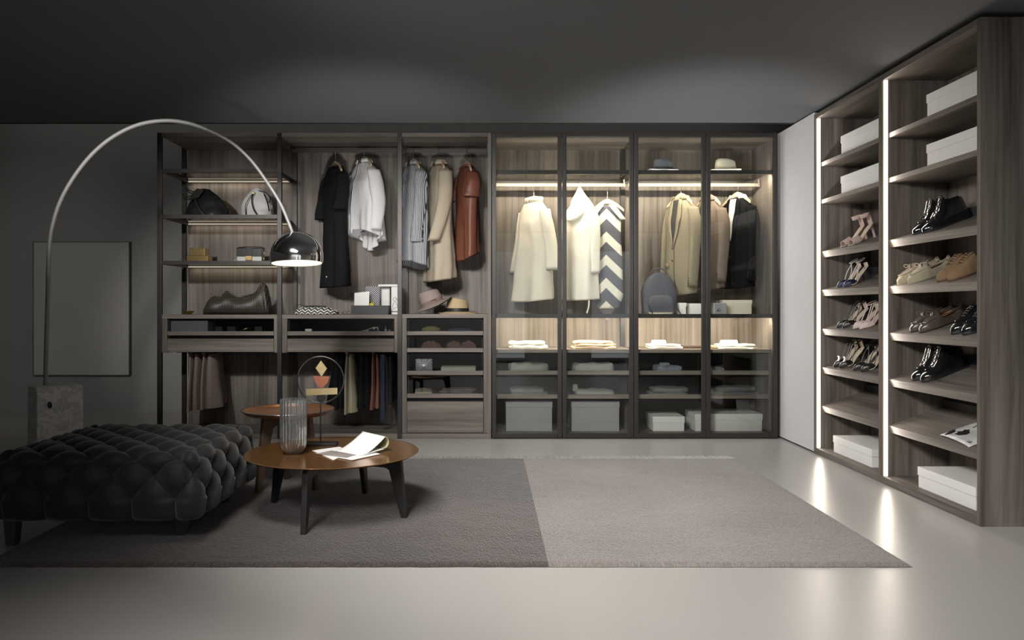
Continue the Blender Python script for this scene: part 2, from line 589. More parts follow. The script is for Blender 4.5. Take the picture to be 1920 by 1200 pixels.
# ================================================================== GLASS WARDROBES
gb = [('glass-door wardrobe with two white coats and a chevron dress inside', (922.0, 1054.0, 1188.6)),
      ('glass-door wardrobe with blazers, two hats and a backpack inside', (1188.6, 1324.0, 1458.5))]
for gi, (lab, (pa, pm, pb)) in enumerate(gb):
    xa, xm, xb = fx(pa), fx(pm), fx(pb)
    t = thing('glass_wardrobe', lab, 'wardrobe', ((xa + xb) / 2, YF + 0.28, 0), group='glass-door wardrobes')
    DY = 0.022
    x0, x1 = xa + 0.004, xb - 0.004
    if gi == 0:
        build('post', bx(xb - 0.02, xb - 0.001, YF + DY + 0.004, YF + DY + 0.03, 0.045, ZT - 0.033), METAL, t)
        build('post', bx(xb - 0.024, xb + 0.018, YB - 0.035, YB, 0.045, ZT - 0.033), METAL, t, bevel=0.002)
    else:
        build('side_panel', bx(xb - 0.03, xb, YF + DY + 0.002, YB + 0.02, 0, ZT), WZ, t, bevel=0.001)
        x1 = xb - 0.03
    build('top_panel', bx(x0, x1, YF + DY + 0.002, YB + 0.02, ZT - 0.033, ZT), WX, t)
    build('base_panel', bx(x0, x1, YF + DY + 0.002, YB + 0.02, 0, 0.045), WX, t)
    build('back_panel', bx(x0, x1, YB + 0.001, YB + 0.02, 0.045, ZT - 0.033), WZ, t)
    for z, led in ((fz(321.5), 3.0), (fz(592.5), 3.0)):
        m = MB()
        h = 0.017
        y0 = YF + DY + 0.006
        m.box(x0, x1, y0, y0 + 0.026, z - h, z + h)
        m.box(x0, x1, YB - 0.03, YB - 0.004, z - h, z + h)
        if gi == 0:
            m.box(x1 - 0.022, x1, y0 + 0.026, YB - 0.03, z - h, z + h)
        s = build('shelf', m, METAL, t)
        build('glass_shelf', bx(x0, x1, y0 + 0.026, YB - 0.03, z + 0.004, z + 0.012), SHELFGLASS, s)
        build('led_strip', bx(x0 + 0.01, x1 - 0.01, y0 + 0.028, y0 + 0.042, z - 0.014, z - 0.004), LED, s)
        area('shelf_led', ((x0 + x1) / 2, y0 + 0.036, z - 0.02), ((x0 + x1) / 2, y0 + 0.45, z - 0.42), x1 - x0 - 0.04, 0.014, led * 6.0, (1, 0.86, 0.66))
    zz_ = fz(321.5)
    area('shelf_uplight', ((x0 + x1) / 2, YF + 0.10, zz_ + 0.022), ((x0 + x1) / 2, YF + 0.5, zz_ + 0.35), x1 - x0 - 0.06, 0.012, 2.6, (1, 0.88, 0.70))  # added light without a strip, brightening the back above the top shelf
    zr = 2.206
    m = MB().box(x0 + 0.004, x1 - 0.012, 6.768, 6.782, zr - 0.015, zr + 0.015)
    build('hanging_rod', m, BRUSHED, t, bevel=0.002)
    for xx in ((x1 - 0.03), (x0 + 0.012)):
        build('rod_bracket', bx(xx, xx + 0.01, 6.762, 6.788, zr - 0.02, fz(321.5) - 0.017), BRUSHED, t)
    # the doors
    for k, (da, db) in enumerate(((xa, xm), (xm, xb))):
        m = MB()
        fw = 0.036
        da2, db2 = da + 0.002, db - 0.002
        z0, z1 = 0.008, ZT
        m.box(da2, da2 + fw, YF - 0.004, YF + DY, z0, z1)
        m.box(db2 - fw, db2, YF - 0.004, YF + DY, z0, z1)
        m.box(da2 + fw, db2 - fw, YF - 0.002, YF + DY, z1 - 0.034, z1)
        m.box(da2 + fw, db2 - fw, YF - 0.002, YF + DY, z0, z0 + 0.04)
        d = build('door', m, METAL, t, bevel=0.0025)
        build('glass_pane', bx(da2 + fw - 0.004, db2 - fw + 0.004, YF + 0.006, YF + 0.011, z0 + 0.03, z1 - 0.03), GLASS, d)
        if k == 0:
            build('door_knob', MB().lathe([(0.001, 0), (0.006, 0.002), (0.007, 0.008), (0.004, 0.012), (0.001, 0.012)], 12)
                  .xf(Matrix.Translation((da2 + fw + 0.004, YF + 0.006, fz(690))) @ Matrix.Rotation(R(90), 4, 'X')), BLACK, d, smooth=True)

# inner drawer blocks of the glass wardrobes
YC = YF + 0.05


def inner_block(label, pl, pr):
    xa, xb = fx(pl), fx(pr)
    t = thing('drawer_unit', label, 'drawers', ((xa + xb) / 2, YF + 0.28, 0.045), group='drawer blocks in the glass wardrobes')
    za = wz(655, YC)
    build('top_board', bx(xa, xb, YC, YB, za - 0.03, za), WX, t, bevel=0.001)
    build('side_panel', bx(xa, xa + 0.02, YC, YB, 0.0455, za - 0.03), WZ, t)
    build('side_panel', bx(xb - 0.02, xb, YC, YB, 0.0455, za - 0.03), WZ, t)
    for py in (699, 743.5):
        z = wz(py, YC)
        d = build('drawer', bx(xa + 0.021, xb - 0.021, YC, YC + 0.02, z - 0.018, z + 0.018), WX, t, bevel=0.001)
        build('drawer_tray', MB().box(xa + 0.022, xb - 0.022, YC + 0.02, YB - 0.03, z - 0.018, z - 0.006), LINER, d)
        build('glass_front', bx(xa + 0.022, xb - 0.022, YC + 0.008, YC + 0.013, z + 0.018, z + (0.16 if py < 720 else 0.165)), SMOKE, d)
    build('drawer_back', bx(xa + 0.02, xb - 0.02, YB - 0.012, YB, 0.0455, za - 0.03), LINER, t)
    return t


inner_block('glass-fronted drawers behind the first pair of glass doors', 925, 1186)
inner_block('glass-fronted drawers behind the glass doors beside the grey wall', 1192, 1450)

# ================================================================== SHOE CABINET
XS, XSB = 2.505, 2.93
SY0, SYM, SY1 = 3.87, 4.855, 5.84
t = thing('shoe_cabinet', 'tall dark wood shoe cabinet with light strips along the right side', 'cabinet', (2.72, 4.85, 0))
shoe_cab = t
ZS = 2.593
build('side_panel', bx(XS, XSB + 0.02, SY0, SY0 + 0.026, 0, ZS), WZ, t, bevel=0.0015)
build('side_panel', bx(XS, XSB + 0.02, SYM - 0.02, SYM + 0.02, 0.045, ZS - 0.035), WZ, t, bevel=0.0015)
build('side_panel', bx(XS, XSB + 0.02, SY1 - 0.026, SY1, 0, ZS), WZ, t, bevel=0.0015)
build('top_panel', bx(XS, XSB + 0.02, SY0 + 0.026, SY1 - 0.026, ZS - 0.035, ZS), WY, t, bevel=0.001)
build('base_panel', bx(XS, XSB + 0.02, SY0 + 0.026, SY1 - 0.026, 0, 0.045), WY, t, bevel=0.001)
for (ya, yb) in ((SY0 + 0.026, SYM - 0.02), (SYM + 0.02, SY1 - 0.026)):
    build('back_panel', bx(XSB, XSB + 0.018, ya, yb, 0.045, ZS - 0.035), WZ, t)
    for z in (2.222, 1.937):
        build('shelf', bx(2.548, XSB, ya, yb, z - 0.03, z), WY, t, bevel=0.001)
    SL = math.tan(R(19))
    for z in (1.542, 1.249, 0.953, 0.66, 0.366):
        # sloping board: top front edge at z, front face square to the slope
        xs0, xs1 = 2.55, 2.905
        m = MB().prism([(xs0, z), (xs0 + 0.014, z - 0.046), (xs1 + 0.01, z - 0.046 + (xs1 - xs0) * SL), (xs1, z + (xs1 - xs0) * SL)], 'y', ya, yb)
        s = build('shelf', m, WY, t)
        zz = z + (2.885 - xs0) * SL
        build('heel_stop', MB().prism([(2.888, zz), (2.900, zz + 0.004), (2.885, zz + 0.056), (2.873, zz + 0.052)], 'y', ya + 0.02, yb - 0.02), LINER, s)
    # vertical light strip on the far side panel of each bay, just behind the front edge
    strip = build('led_strip', bx(2.517, 2.540, yb - 0.007, yb - 0.0005, 0.046, ZS - 0.036), LEDSHOE, t)
    ob = area('strip_led', (2.5315, yb - 0.012, 1.3), (2.56, yb - 1.0, 1.3), 0.026, 2.45, 4.2, (1, 0.88, 0.76), 140)

# ------------------------------------------------------------------ lidded card boxes
def lidded_box(label, x0, x1, y0, y1, z, h, lid=0.05, mat=WHITE, name='storage_box', group='card storage boxes', lip=0.004):
    t = thing(name, label, 'box', ((x0 + x1) / 2, (y0 + y1) / 2, z), group=group)
    build('box_body', bx(x0 + lip, x1 - lip, y0 + lip, y1 - lip, z, z + h - 0.003), mat, t, bevel=0.0015)
    build('lid', bx(x0, x1, y0, y1, z + h - lid, z + h), mat, t, bevel=0.002)
    return t


lidded_box('white lidded box on the top shelf of the nearer shoe bay', 2.565, 2.90, 3.93, 4.45, 2.2225, 0.135)
lidded_box('white lidded box above the black lace-up boots, second shelf of nearer bay', 2.565, 2.90, 3.93, 4.45, 1.9375, 0.128)
lidded_box('white lidded box on the cabinet floor below the magazine', 2.565, 2.90, 4.00, 4.54, 0.0455, 0.122)
lidded_box('white lidded box on the top shelf of the farther shoe bay', 2.565, 2.90, 4.98, 5.53, 2.2225, 0.135)
lidded_box('white lidded box above the pink sandals, second shelf of farther bay', 2.565, 2.90, 4.98, 5.53, 1.9375, 0.128)
lidded_box('white lidded box on the cabinet floor beside the grey wall', 2.565, 2.90, 5.08, 5.65, 0.0455, 0.122)
# ================================================================== RUG
def rug_mat(name, dark, light):
    m, nt, b = newmat(name)
    tc = nt.nodes.new('ShaderNodeTexCoord')
    v = tc.outputs['Object']
    mp = nt.nodes.new('ShaderNodeMapping')
    mp.inputs['Rotation'].default_value = (0, 0, R(38))
    mp.inputs['Scale'].default_value = (150, 42, 60)
    nt.links.new(v, mp.inputs['Vector'])
    n = nt.nodes.new('ShaderNodeTexNoise')
    n.inputs['Scale'].default_value = 1.0
    n.inputs['Detail'].default_value = 4
    nt.links.new(mp.outputs[0], n.inputs['Vector'])
    n2 = nt.nodes.new('ShaderNodeTexNoise')
    n2.inputs['Scale'].default_value = 1.1
    n2.inputs['Detail'].default_value = 3
    nt.links.new(v, n2.inputs['Vector'])
    f = mth(nt, 'ADD', mth(nt, 'MULTIPLY', n.outputs['Fac'], 0.7), mth(nt, 'MULTIPLY', n2.outputs['Fac'], 0.5))
    cr = nt.nodes.new('ShaderNodeValToRGB')
    cr.color_ramp.elements[0].position = 0.40
    cr.color_ramp.elements[0].color = (*dark, 1)
    cr.color_ramp.elements[1].position = 0.80
    cr.color_ramp.elements[1].color = (*light, 1)
    nt.links.new(f, cr.inputs[0])
    nt.links.new(cr.outputs[0], b.inputs['Base Color'])
    b.inputs['Roughness'].default_value = 0.9
    b.inputs['Specular IOR Level'].default_value = 0.2
    b.inputs['Sheen Weight'].default_value = 0.3
    bp = nt.nodes.new('ShaderNodeBump')
    bp.inputs['Strength'].default_value = 0.9
    bp.inputs['Distance'].default_value = 0.012
    nt.links.new(n.outputs['Fac'], bp.inputs['Height'])
    nt.links.new(bp.outputs[0], b.inputs['Normal'])
    return m


RUGD = rug_mat('rug_dark_wool', (0.026, 0.020, 0.018), (0.092, 0.073, 0.065))
RUGL = rug_mat('rug_light_wool', (0.122, 0.104, 0.094), (0.295, 0.256, 0.234))
RX0, RXM, RX1, RY0, RY1 = -2.19, 0.262, 1.825, 3.263, 5.576
t = thing('rug', 'large two-tone brown and taupe wool rug on the floor', 'rug', ((RX0 + RX1) / 2, (RY0 + RY1) / 2, 0))


def rug_part(name, xa, xb, mat):
    nu, nv = max(8, int((xb - xa) / 0.022)), int((RY1 - RY0) / 0.022)

    def fn(u, v):
        x, y = xa + (xb - xa) * u, RY0 + (RY1 - RY0) * v
        e = min(x - RX0, RX1 - x, y - RY0, RY1 - y)
        z = 0.014 + 0.0022 * noise.noise((x * 9, y * 9, 0)) + 0.002 * noise.noise((x * 31, y * 31, 3))
        k = min(1, max(0, e / 0.02))
        x += 0.004 * noise.noise((x * 20, y * 20, 7)) * (1 if abs(e) < 0.01 else 0)
        y += 0.004 * noise.noise((x * 20, y * 20, 9)) * (1 if abs(e) < 0.01 else 0)
        return (x, y, 0.002 + (z - 0.002) * (k ** 0.5 if k > 0 else 0))
    o = build(name, MB().grid(fn, nu, nv), mat, t, smooth=True, angle=180)
    return o


rug_part('dark_section', RX0, RXM, RUGD)
rug_part('light_section', RXM, RX1, RUGL)
random.seed(4)
m = MB()
x = RX0 + 0.01
while x < RX1 - 0.005:
    L = random.uniform(0.10, 0.15)
    dx = random.uniform(-0.012, 0.012)
    wv = 0.0035
    ya = RY1 - 0.006
    m.add([(x - wv, ya, 0.004), (x + wv, ya, 0.004), (x + dx + wv, ya + L, 0.0025), (x + dx - wv, ya + L, 0.0025), (x, ya, 0.009), (x + dx, ya + L, 0.005)],
          [(0, 4, 5, 3), (4, 1, 2, 5), (0, 3, 2, 1)])
    x += random.uniform(0.007, 0.012)
fr = build('fringe', m, plain('fringe_wool', (0.42, 0.40, 0.37), 0.9), t)
fr['kind'] = 'stuff'

# ================================================================== OTTOMAN
OX0, OX1, OY0, OY1, OZ0, OZ1 = -2.305, -1.335, 3.50, 4.42, 0.128, 0.445
t = thing('tufted_ottoman', 'large square black velvet ottoman with deep diamond tufting', 'ottoman', ((OX0 + OX1) / 2, (OY0 + OY1) / 2, 0))
P_, Q_ = 0.20, 0.20           # diamond width and height


def tuft(u, v):
    """pillow height 0..1 of diamond tufting at surface position u, v (metres)"""
    a = u / P_ + v / Q_
    b = u / P_ - v / Q_
    sa, sb = abs(math.sin(PI * a)), abs(math.sin(PI * b))
    return 0.34 * max(sa, sb) ** 0.6 + 0.66 * (sa * sb) ** 0.5


US = 0.027
rr, hx, hy = 0.075, (OX1 - OX0) / 2, (OY1 - OY0) / 2
A, ocx, ocy, OH = 0.05, (OX0 + OX1) / 2, (OY0 + OY1) / 2, OZ1 - OZ0


CR = 0.085                      # plan radius of the vertical corners


def rim(sv, inset):
    """point and outward normal on the rounded-rectangle outline, inset from the outside"""
    ax_, ay_ = hx - CR, hy - CR
    r0 = CR - inset
    segs = [(2 * ax_, 's', 0), (CR * PI / 2, 'c', 0), (2 * ay_, 's', 1), (CR * PI / 2, 'c', 1), (2 * ax_, 's', 2), (CR * PI / 2, 'c', 2), (2 * ay_, 's', 3), (CR * PI / 2, 'c', 3)]
    for ln, kd, q in segs:
        if sv <= ln + 1e-9:
            break
        sv -= ln
    nx_, ny_ = ((0, -1), (1, 0), (0, 1), (-1, 0))[q]
    cxx, cyy = ((ax_, -ay_), (ax_, ay_), (-ax_, ay_), (-ax_, -ay_))[q]
    if kd == 's':
        tx_, ty_ = -ny_, nx_
        bx_, by_ = cxx - tx_ * ln, cyy - ty_ * ln
        return (bx_ + tx_ * sv + nx_ * r0, by_ + ty_ * sv + ny_ * r0, nx_, ny_)
    a = math.atan2(ny_, nx_) + sv / CR
    return (cxx + r0 * math.cos(a), cyy + r0 * math.sin(a), math.cos(a), math.sin(a))


PER = 4 * (hx - CR) + 4 * (hy - CR) + 2 * PI * CR
NP = round(PER / P_)


def sides(n=720, nz=64):
    arc = rr * PI / 2
    vert = OH - rr
    tot = vert + arc
    rings = []
    for i in range(nz + 1):
        a = tot * i / nz
        vv = tot - a
        th = max(0.0, (a - vert) / rr)
        ring = []
        for j in range(n):
            sv = PER * j / n
            u = (sv - (hx - CR)) * (NP * P_ / PER) + US
            h = tuft(u, vv - 0.049)
            if vv > 0.249:
                k = min(1, (vv - 0.249) / 0.02)
                h = h * (1 - k) + (0.22 + 0.78 * abs(math.sin(PI * u / P_)) ** 0.4) * k
            x, y, nx_, ny_ = rim(sv, rr * (1 - math.cos(th)))
            d = A * (h - 0.85) + 0.014 * math.sin(PI * min(1, a / vert)) - 0.02 * max(0, 1 - a / 0.025) ** 2
            z = OZ0 + (a if a <= vert else vert + rr * math.sin(th)) + d * math.sin(th)
            ring.append((ocx + x + nx_ * d * math.cos(th), ocy + y + ny_ * d * math.cos(th), z))
        rings.append(ring)
    return MB().loft(rings, False, False)


def top_sheet(n=200):
    def fn(u, v):
        x = (u * 2 - 1) * (hx - rr + 0.004)
        y = (v * 2 - 1) * (hy - rr + 0.004)
        h = tuft(x + US, y + hy - rr + 0.049)
        e = min(hx - rr - abs(x), hy - rr - abs(y))
        dome = 0.012 * min(1, max(0, e) / 0.12)
        return (ocx + x, ocy + y, OZ1 + A * (h - 0.85) + dome - (0.004 if e < 0 else 0))
    return MB().grid(fn, n, n)


VELVET = plain('black_velvet', (0.014, 0.014, 0.015), 0.62, spec=0.35, bump=0.10, bscale=90, var=0.12, vscale=14, sheen=0.25)
m = MB()
m.add(*(lambda q: (q.v, q.f))(top_sheet()))
q = sides()
m.add(q.v, q.f)
m.box(OX0 + 0.05, OX1 - 0.05, OY0 + 0.05, OY1 - 0.05, OZ0 - 0.002, OZ0 + 0.2)
build('cushion', m, VELVET, t, smooth=True, angle=75)
LEGM = plain('ottoman_leg', (0.05, 0.047, 0.045), 0.5)
for xx in (OX0 + 0.07, OX1 - 0.15):
    for yy in (OY0 + (0.085 if xx < -2 else 0.2), OY1 - 0.1):
        zf = 0.0 if xx < RX0 else 0.012
        build('leg', MB().loft([[(xx + dx * s, yy + dy * s, z) for dx, dy in ((-1, -1), (1, -1), (1, 1), (-1, 1))] for s, z in ((0.022, zf), (0.03, OZ0))]), LEGM, t, bevel=0.003)

# ================================================================== COFFEE TABLES
BRONZE = plain('polished_bronze_top', (0.37, 0.185, 0.07), 0.16, 0.75, var=0.25, vscale=3)
BRONZE2 = plain('copper_tray_top', (0.40, 0.20, 0.095), 0.28, 0.7, var=0.2, vscale=3)
TLEG = plain('table_leg_dark', (0.032, 0.031, 0.030), 0.42, 0.3)
TLEG2 = plain('table_leg_brown', (0.10, 0.062, 0.042), 0.45, 0.3)


def bent_leg(cx, cy, ang, r0, r1, r2, zt, zf, th, mat, t, beam=0.045, wt=0.05, wb=0.028):
    """flat bent leg: beam under the top from r0 to r1, then a tapering foot out to r2 on the floor"""
    prof = [(r0, zt), (r1, zt), (r1 + 0.012, zt - 0.012), (r2, zf), (r2 - wb, zf), (r1 - wt + 0.004, zt - beam - 0.012), (r1 - wt - 0.016, zt - beam), (r0, zt - beam * 0.9)]
    m = MB().prism(prof, 'y', -th / 2, th / 2)
    m.xf(Matrix.Translation((cx, cy, 0)) @ Matrix.Rotation(ang, 4, 'Z'))
    return build('leg', m, mat, t, bevel=0.004)


TX, TY, TZ, TR = -0.835, 4.11, 0.34, 0.462
t = thing('coffee_table', 'large round bronze coffee table with dark bent legs', 'table', (TX, TY, 0.013))
prof = [(0.001, TZ - 0.016), (TR - 0.06, TZ - 0.016), (TR - 0.008, TZ - 0.008), (TR, TZ - 0.002), (TR - 0.003, TZ), (TR - 0.012, TZ - 0.001), (0.001, TZ - 0.001)]
build('table_top', MB().lathe(prof, 96, TX, TY), BRONZE, t, smooth=True, angle=50)
for fxp, fyp in ((-0.90, 3.645), (-0.44, 3.99), (-0.735, 4.475), (-1.24, 4.32)):
    a = math.atan2(fyp - TY, fxp - TX)
    bent_leg(TX, TY, a, 0.04, 0.392, 0.432, TZ - 0.017, 0.0135, 0.028, TLEG, t, beam=0.052, wt=0.062, wb=0.03)
build('hub', MB().lathe([(0.06, TZ - 0.06), (0.06, TZ - 0.017)], 24, TX, TY), TLEG, t)

SX, SY, SZ, SR = -1.226, 4.69, 0.485, 0.277
t = thing('side_table', 'smaller taller round copper tray table behind the coffee table', 'table', (SX, SY, 0.013))
prof = [(0.001, SZ - 0.026), (SR - 0.03, SZ - 0.024), (SR - 0.004, SZ - 0.006), (SR, SZ + 0.004), (SR - 0.006, SZ + 0.004), (SR - 0.016, SZ - 0.010), (SR - 0.04, SZ - 0.016), (0.001, SZ - 0.016)]
build('table_top', MB().lathe(prof, 80, SX, SY), BRONZE2, t, smooth=True, angle=50)
build('table_rim', MB().tube([(SX + (SR) * math.cos(2 * PI * k / 80), SY + SR * math.sin(2 * PI * k / 80), SZ + 0.003) for k in range(81)], 0.0035, 6), plain('rim_metal', (0.2, 0.2, 0.2), 0.3, 0.8), t, smooth=True)
for fxp, fyp in ((-1.37, 4.54), (-1.02, 4.59), (-1.288, 4.885)):
    a = math.atan2(fyp - SY, fxp - SX)
    bent_leg(SX, SY, a, 0.03, 0.165, 0.222, SZ - 0.028, 0.0135, 0.036, TLEG2, t, beam=0.06, wt=0.055, wb=0.03)

# ------------------------------------------------------------------ on the coffee table
VG = glass('vase_glass', (0.95, 0.965, 0.97), 1.0, 0.04, 1.6)
vnt = VG.node_tree
vdif = vnt.nodes.new('ShaderNodeBsdfDiffuse')
vdif.inputs[0].default_value = (0.85, 0.87, 0.88, 1)
vmx = vnt.nodes.new('ShaderNodeMixShader')
vmx.inputs[0].default_value = 0.035
vout = vnt.nodes['Material Output']
vsrc = vout.inputs[0].links[0].from_socket
vnt.links.new(vsrc, vmx.inputs[1])
vnt.links.new(vdif.outputs[0], vmx.inputs[2])
vnt.links.new(vmx.outputs[0], vout.inputs[0])
vx, vy = -1.03, 4.04


def rib(a, z):
    return 1 + (0.035 * math.cos(22 * a) if 0.03 < z else 0.01 * math.cos(22 * a))


prof_o = [(0.001, 0.0), (0.034, 0.0), (0.038, 0.004), (0.050, 0.014), (0.062, 0.032), (0.067, 0.055), (0.068, 0.10), (0.068, 0.20), (0.068, 0.288), (0.0675, 0.290)]
prof_i = [(0.064, 0.290), (0.0645, 0.20), (0.0645, 0.10), (0.063, 0.055), (0.057, 0.036), (0.045, 0.022), (0.001, 0.018)]
build('glass_vase', MB().lathe([(r, z) for r, z in prof_o + prof_i], 156, vx, vy, TZ, fn=rib), VG, None, smooth=True, angle=60)
vo = bpy.data.objects['glass_vase']
tag(vo, 'tall ribbed clear glass vase on the coffee table', 'vase')

sx, sy = wx(601, 4.3), 4.3
t = thing('ring_sculpture', 'black metal ring sculpture with hanging gold and copper shapes on coffee table', 'sculpture', (sx, sy, TZ))
DK = plain('sculpture_black', (0.016, 0.016, 0.016), 0.4, 0.4)
build('base', bx(wx(572, 4.3), wx(633, 4.3), sy - 0.045, sy + 0.04, TZ, TZ + 0.014), DK, t, bevel=0.002)
rc = wz(712, 4.3)
build('stem', MB().tube([(sx, sy, TZ + 0.014), (sx, sy, rc - 0.131)], 0.0038, 10), DK, t, smooth=True)
build('ring', MB().tube([(sx + 0.131 * math.cos(2 * PI * k / 72), sy, rc + 0.131 * math.sin(2 * PI * k / 72)) for k in range(73)], 0.0042, 8), DK, t, smooth=True)
s3 = F / 4.3
def sp(px, py):
    return (sx + (px - 601) / s3, HC - (py - CY) / s3)
BR = plain('brass_plate', (0.42, 0.34, 0.18), 0.35, 0.7, var=0.15, vscale=30)
CP = plain('copper_plate', (0.22, 0.075, 0.04), 0.45, 0.4)
build('diamond_plate', MB().prism([sp(602, 676), sp(613, 691), sp(603, 706), sp(592, 690)], 'y', sy - 0.004, sy + 0.004), BR, t)
build('triangle_plate', MB().prism([sp(587, 705), sp(618, 706), sp(614, 718), sp(604, 728), sp(598, 726), sp(591, 716)], 'y', sy - 0.002, sy + 0.006), CP, t)
build('bar_plate', MB().prism([sp(574, 729), sp(633, 727), sp(633, 739), sp(575, 741)], 'y', sy - 0.009, sy - 0.001), BR, t)
cxp, czp = sp(602, 746)
build('disc_plate', MB().prism([(cxp + 0.025 * math.cos(2 * PI * k / 36), czp + 0.025 * math.sin(2 * PI * k / 36)) for k in range(36)], 'y', sy - 0.006, sy + 0.004), DK, t, smooth=True)
build('hanging_wire', MB().tube([(sx, sy, rc + 0.13), (sx, sy, sp(0, 676)[1])], 0.001, 6).tube([(sx, sy, sp(0, 704)[1]), (sx, sy, sp(0, 740)[1])], 0.001, 6), DK, t)


def tp(px, py):
    """point on the table top under an image position of the photograph"""
    Y = (HC - TZ) * F / (py - CY)
    return Vector((wx(px, Y), Y))


def sheet_on_table(name, label, pts, z, mat, cat='paper', th=0.0012):
    q = [tp(*p) for p in pts]
    o = build(name, MB().prism([(p.x, p.y) for p in q][::-1], 'z', z, z + th), mat)
    return tag(o, label, cat)


sheet_on_table('paper_sheet', 'lowest white sheet fanned toward the glass vase', [(585, 845), (636, 838), (660, 846), (625, 863), (612, 857)], TZ, PAPER)
sheet_on_table('paper_sheet', 'white sheet with its corner toward the table front', [(609, 856), (640, 846), (700, 848), (713, 852), (660, 863.5), (641, 860)], TZ + 0.0014, PAPER)
GREYP = pattern('grey_photo_print', lambda nt, v: (lambda n: (nt.links.new(v, n.inputs['Vector']), n.inputs.__getitem__('Scale').__setattr__('default_value', 9), mixc(nt, n.outputs['Fac'], (0.13, 0.11, 0.10), (0.40, 0.36, 0.33)))[-1])(nt.nodes.new('ShaderNodeTexNoise')), 0.5)
sheet_on_table('printed_photo', 'grey brown printed photo sheet under the notebook', [(591, 852), (622, 846), (668, 854), (649, 859.5)], TZ + 0.0030, GREYP)
# open notebook with its cover rolled back
nt_ = thing('notebook', 'white paperback notebook with its cover rolled back on the coffee table', 'notebook', (*tp(650, 848), TZ))
g0, g1, g2, g3 = (630, 846), (676, 855), (722, 842), (668, 829)
a0, a1, a3, a2 = [Vector((*tp(*p), TZ + 0.0046)) for p in ((630, 847), (677, 856), (680, 836), (722, 847))]
def page(u, v):
    p = a0.lerp(a1, u).lerp(a3.lerp(a2, u), v)
    lift = 0.075 * (v ** 1.6)
    return (p.x, p.y, p.z + lift)
build('pages', MB().grid(page, 10, 14), PAPER, nt_, smooth=True, solid=0.004)
def roll(u, v):
    p = a3.lerp(a2, u)
    d = (a3 - a0).normalized()
    th = v * PI * 1.15
    rr_ = 0.030
    return (p.x + d.x * rr_ * math.sin(th), p.y + d.y * rr_ * math.sin(th), p.z + 0.075 - rr_ + rr_ * math.cos(th))
build('cover_roll', MB().grid(roll, 10, 18), plain('notebook_cover', (0.42, 0.42, 0.26), 0.5), nt_, smooth=True, solid=0.003)
def under(u, v):
    p = a0.lerp(a1, u).lerp(a3.lerp(a2, u), v)
    return (p.x, p.y, p.z + 0.012 * v)
build('back_pages', MB().grid(under, 8, 8), PAPER, nt_, smooth=True, solid=0.004)

# ================================================================== ARC LAMP
MARB, mnt, mb_ = newmat('white_marble')
tc = mnt.nodes.new('ShaderNodeTexCoord')
mn = mnt.nodes.new('ShaderNodeTexNoise'); mn.inputs['Scale'].default_value = 9; mn.inputs['Detail'].default_value = 8; mn.inputs['Distortion'].default_value = 1.8
mnt.links.new(tc.outputs['Object'], mn.inputs['Vector'])
cr = mnt.nodes.new('ShaderNodeValToRGB')
cr.color_ramp.elements[0].position = 0.40; cr.color_ramp.elements[0].color = (0.55, 0.54, 0.53, 1)
cr.color_ramp.elements[1].position = 0.52; cr.color_ramp.elements[1].color = (0.62, 0.61, 0.60, 1)
e = cr.color_ramp.elements.new(0.475); e.color = (0.42, 0.42, 0.42, 1)
mnt.links.new(mn.outputs['Fac'], cr.inputs[0]); mnt.links.new(cr.outputs[0], mb_.inputs['Base Color'])
mb_.inputs['Roughness'].default_value = 0.3
LY = 4.92
LSTEEL = plain('brushed_lamp_steel', (0.25, 0.25, 0.25), 0.55, 0.3)
lbx = wx(104, LY)
t = thing('arc_floor_lamp', 'arching steel floor lamp with chrome dome shade and marble block base', 'lamp', (lbx, LY, 0))
BZ = wz(722, LY)
rot = Matrix.Translation((lbx, LY, 0)) @ Matrix.Rotation(R(-38), 4, 'Z')
def rounded_rect(hx_, hz0, hz1, r, n=6):
    pts = []
    for (cx_, cz_, a0_) in ((hx_ - r, hz1 - r, 0), (-hx_ + r, hz1 - r, 90)):
        for k in range(n + 1):
            a_ = R(a0_ + 90 * k / n)
            pts.append((cx_ + r * math.cos(a_), cz_ + r * math.sin(a_)))
    return pts + [(-hx_, hz0), (hx_, hz0)]
build('marble_base', MB().prism(rounded_rect(0.098, 0, BZ, 0.035), 'y', -0.135, 0.135).xf(rot @ Matrix.Rotation(R(-6), 4, 'Z')), MARB, t, bevel=0.006)
hole = MB().lathe([(0.001, 0), (0.022, 0), (0.022, 0.003), (0.001, 0.003)], 24).xf(Matrix.Translation((wx(90, LY - 0.15), LY - 0.128, wz(760, LY - 0.14))) @ Matrix.Rotation(R(-26), 4, 'Z') @ Matrix.Rotation(R(90), 4, 'X'))
build('base_hole', hole, BLACK, t)
pts = [(85, 722), (87, 640), (89.5, 560), (91.5, 480), (97, 430), (113, 378), (140, 330), (175, 287), (215, 255), (260, 234), (308, 226.5), (352, 231), (395, 246), (435, 268), (470, 300), (500, 340), (525, 380), (540, 414), (550, 440)]
P3 = [(wx(x_, LY), LY, wz(y_, LY)) for x_, y_ in pts]
cv = catmull(P3, 8)
n_ = len(cv)
build('arc_stem', MB().tube(cv[: n_ * 2 // 3], 0.0135, 10), LSTEEL, t, smooth=True)
build('arc_arm', MB().tube(cv[n_ * 2 // 3 - 3:], 0.0105, 10), LSTEEL, t, smooth=True)
sxx, szz = wx(556.5, LY), wz(494, LY)          # centre of the shade's open rim
RS = 0.170
prof = []
for k in range(19):
    a_ = R(-14 + (104 * k / 18))
    prof.append((max(0.001, RS * math.cos(a_)), RS * 0.98 * math.sin(a_)))
shade = MB().lathe(prof + [(max(0.001, (RS - 0.003) * math.cos(R(-14 + 104 * k / 18))), (RS * 0.98 - 0.003) * math.sin(R(-14 + 104 * k / 18))) for k in range(18, -1, -1)], 64, cap0=False, cap1=False)
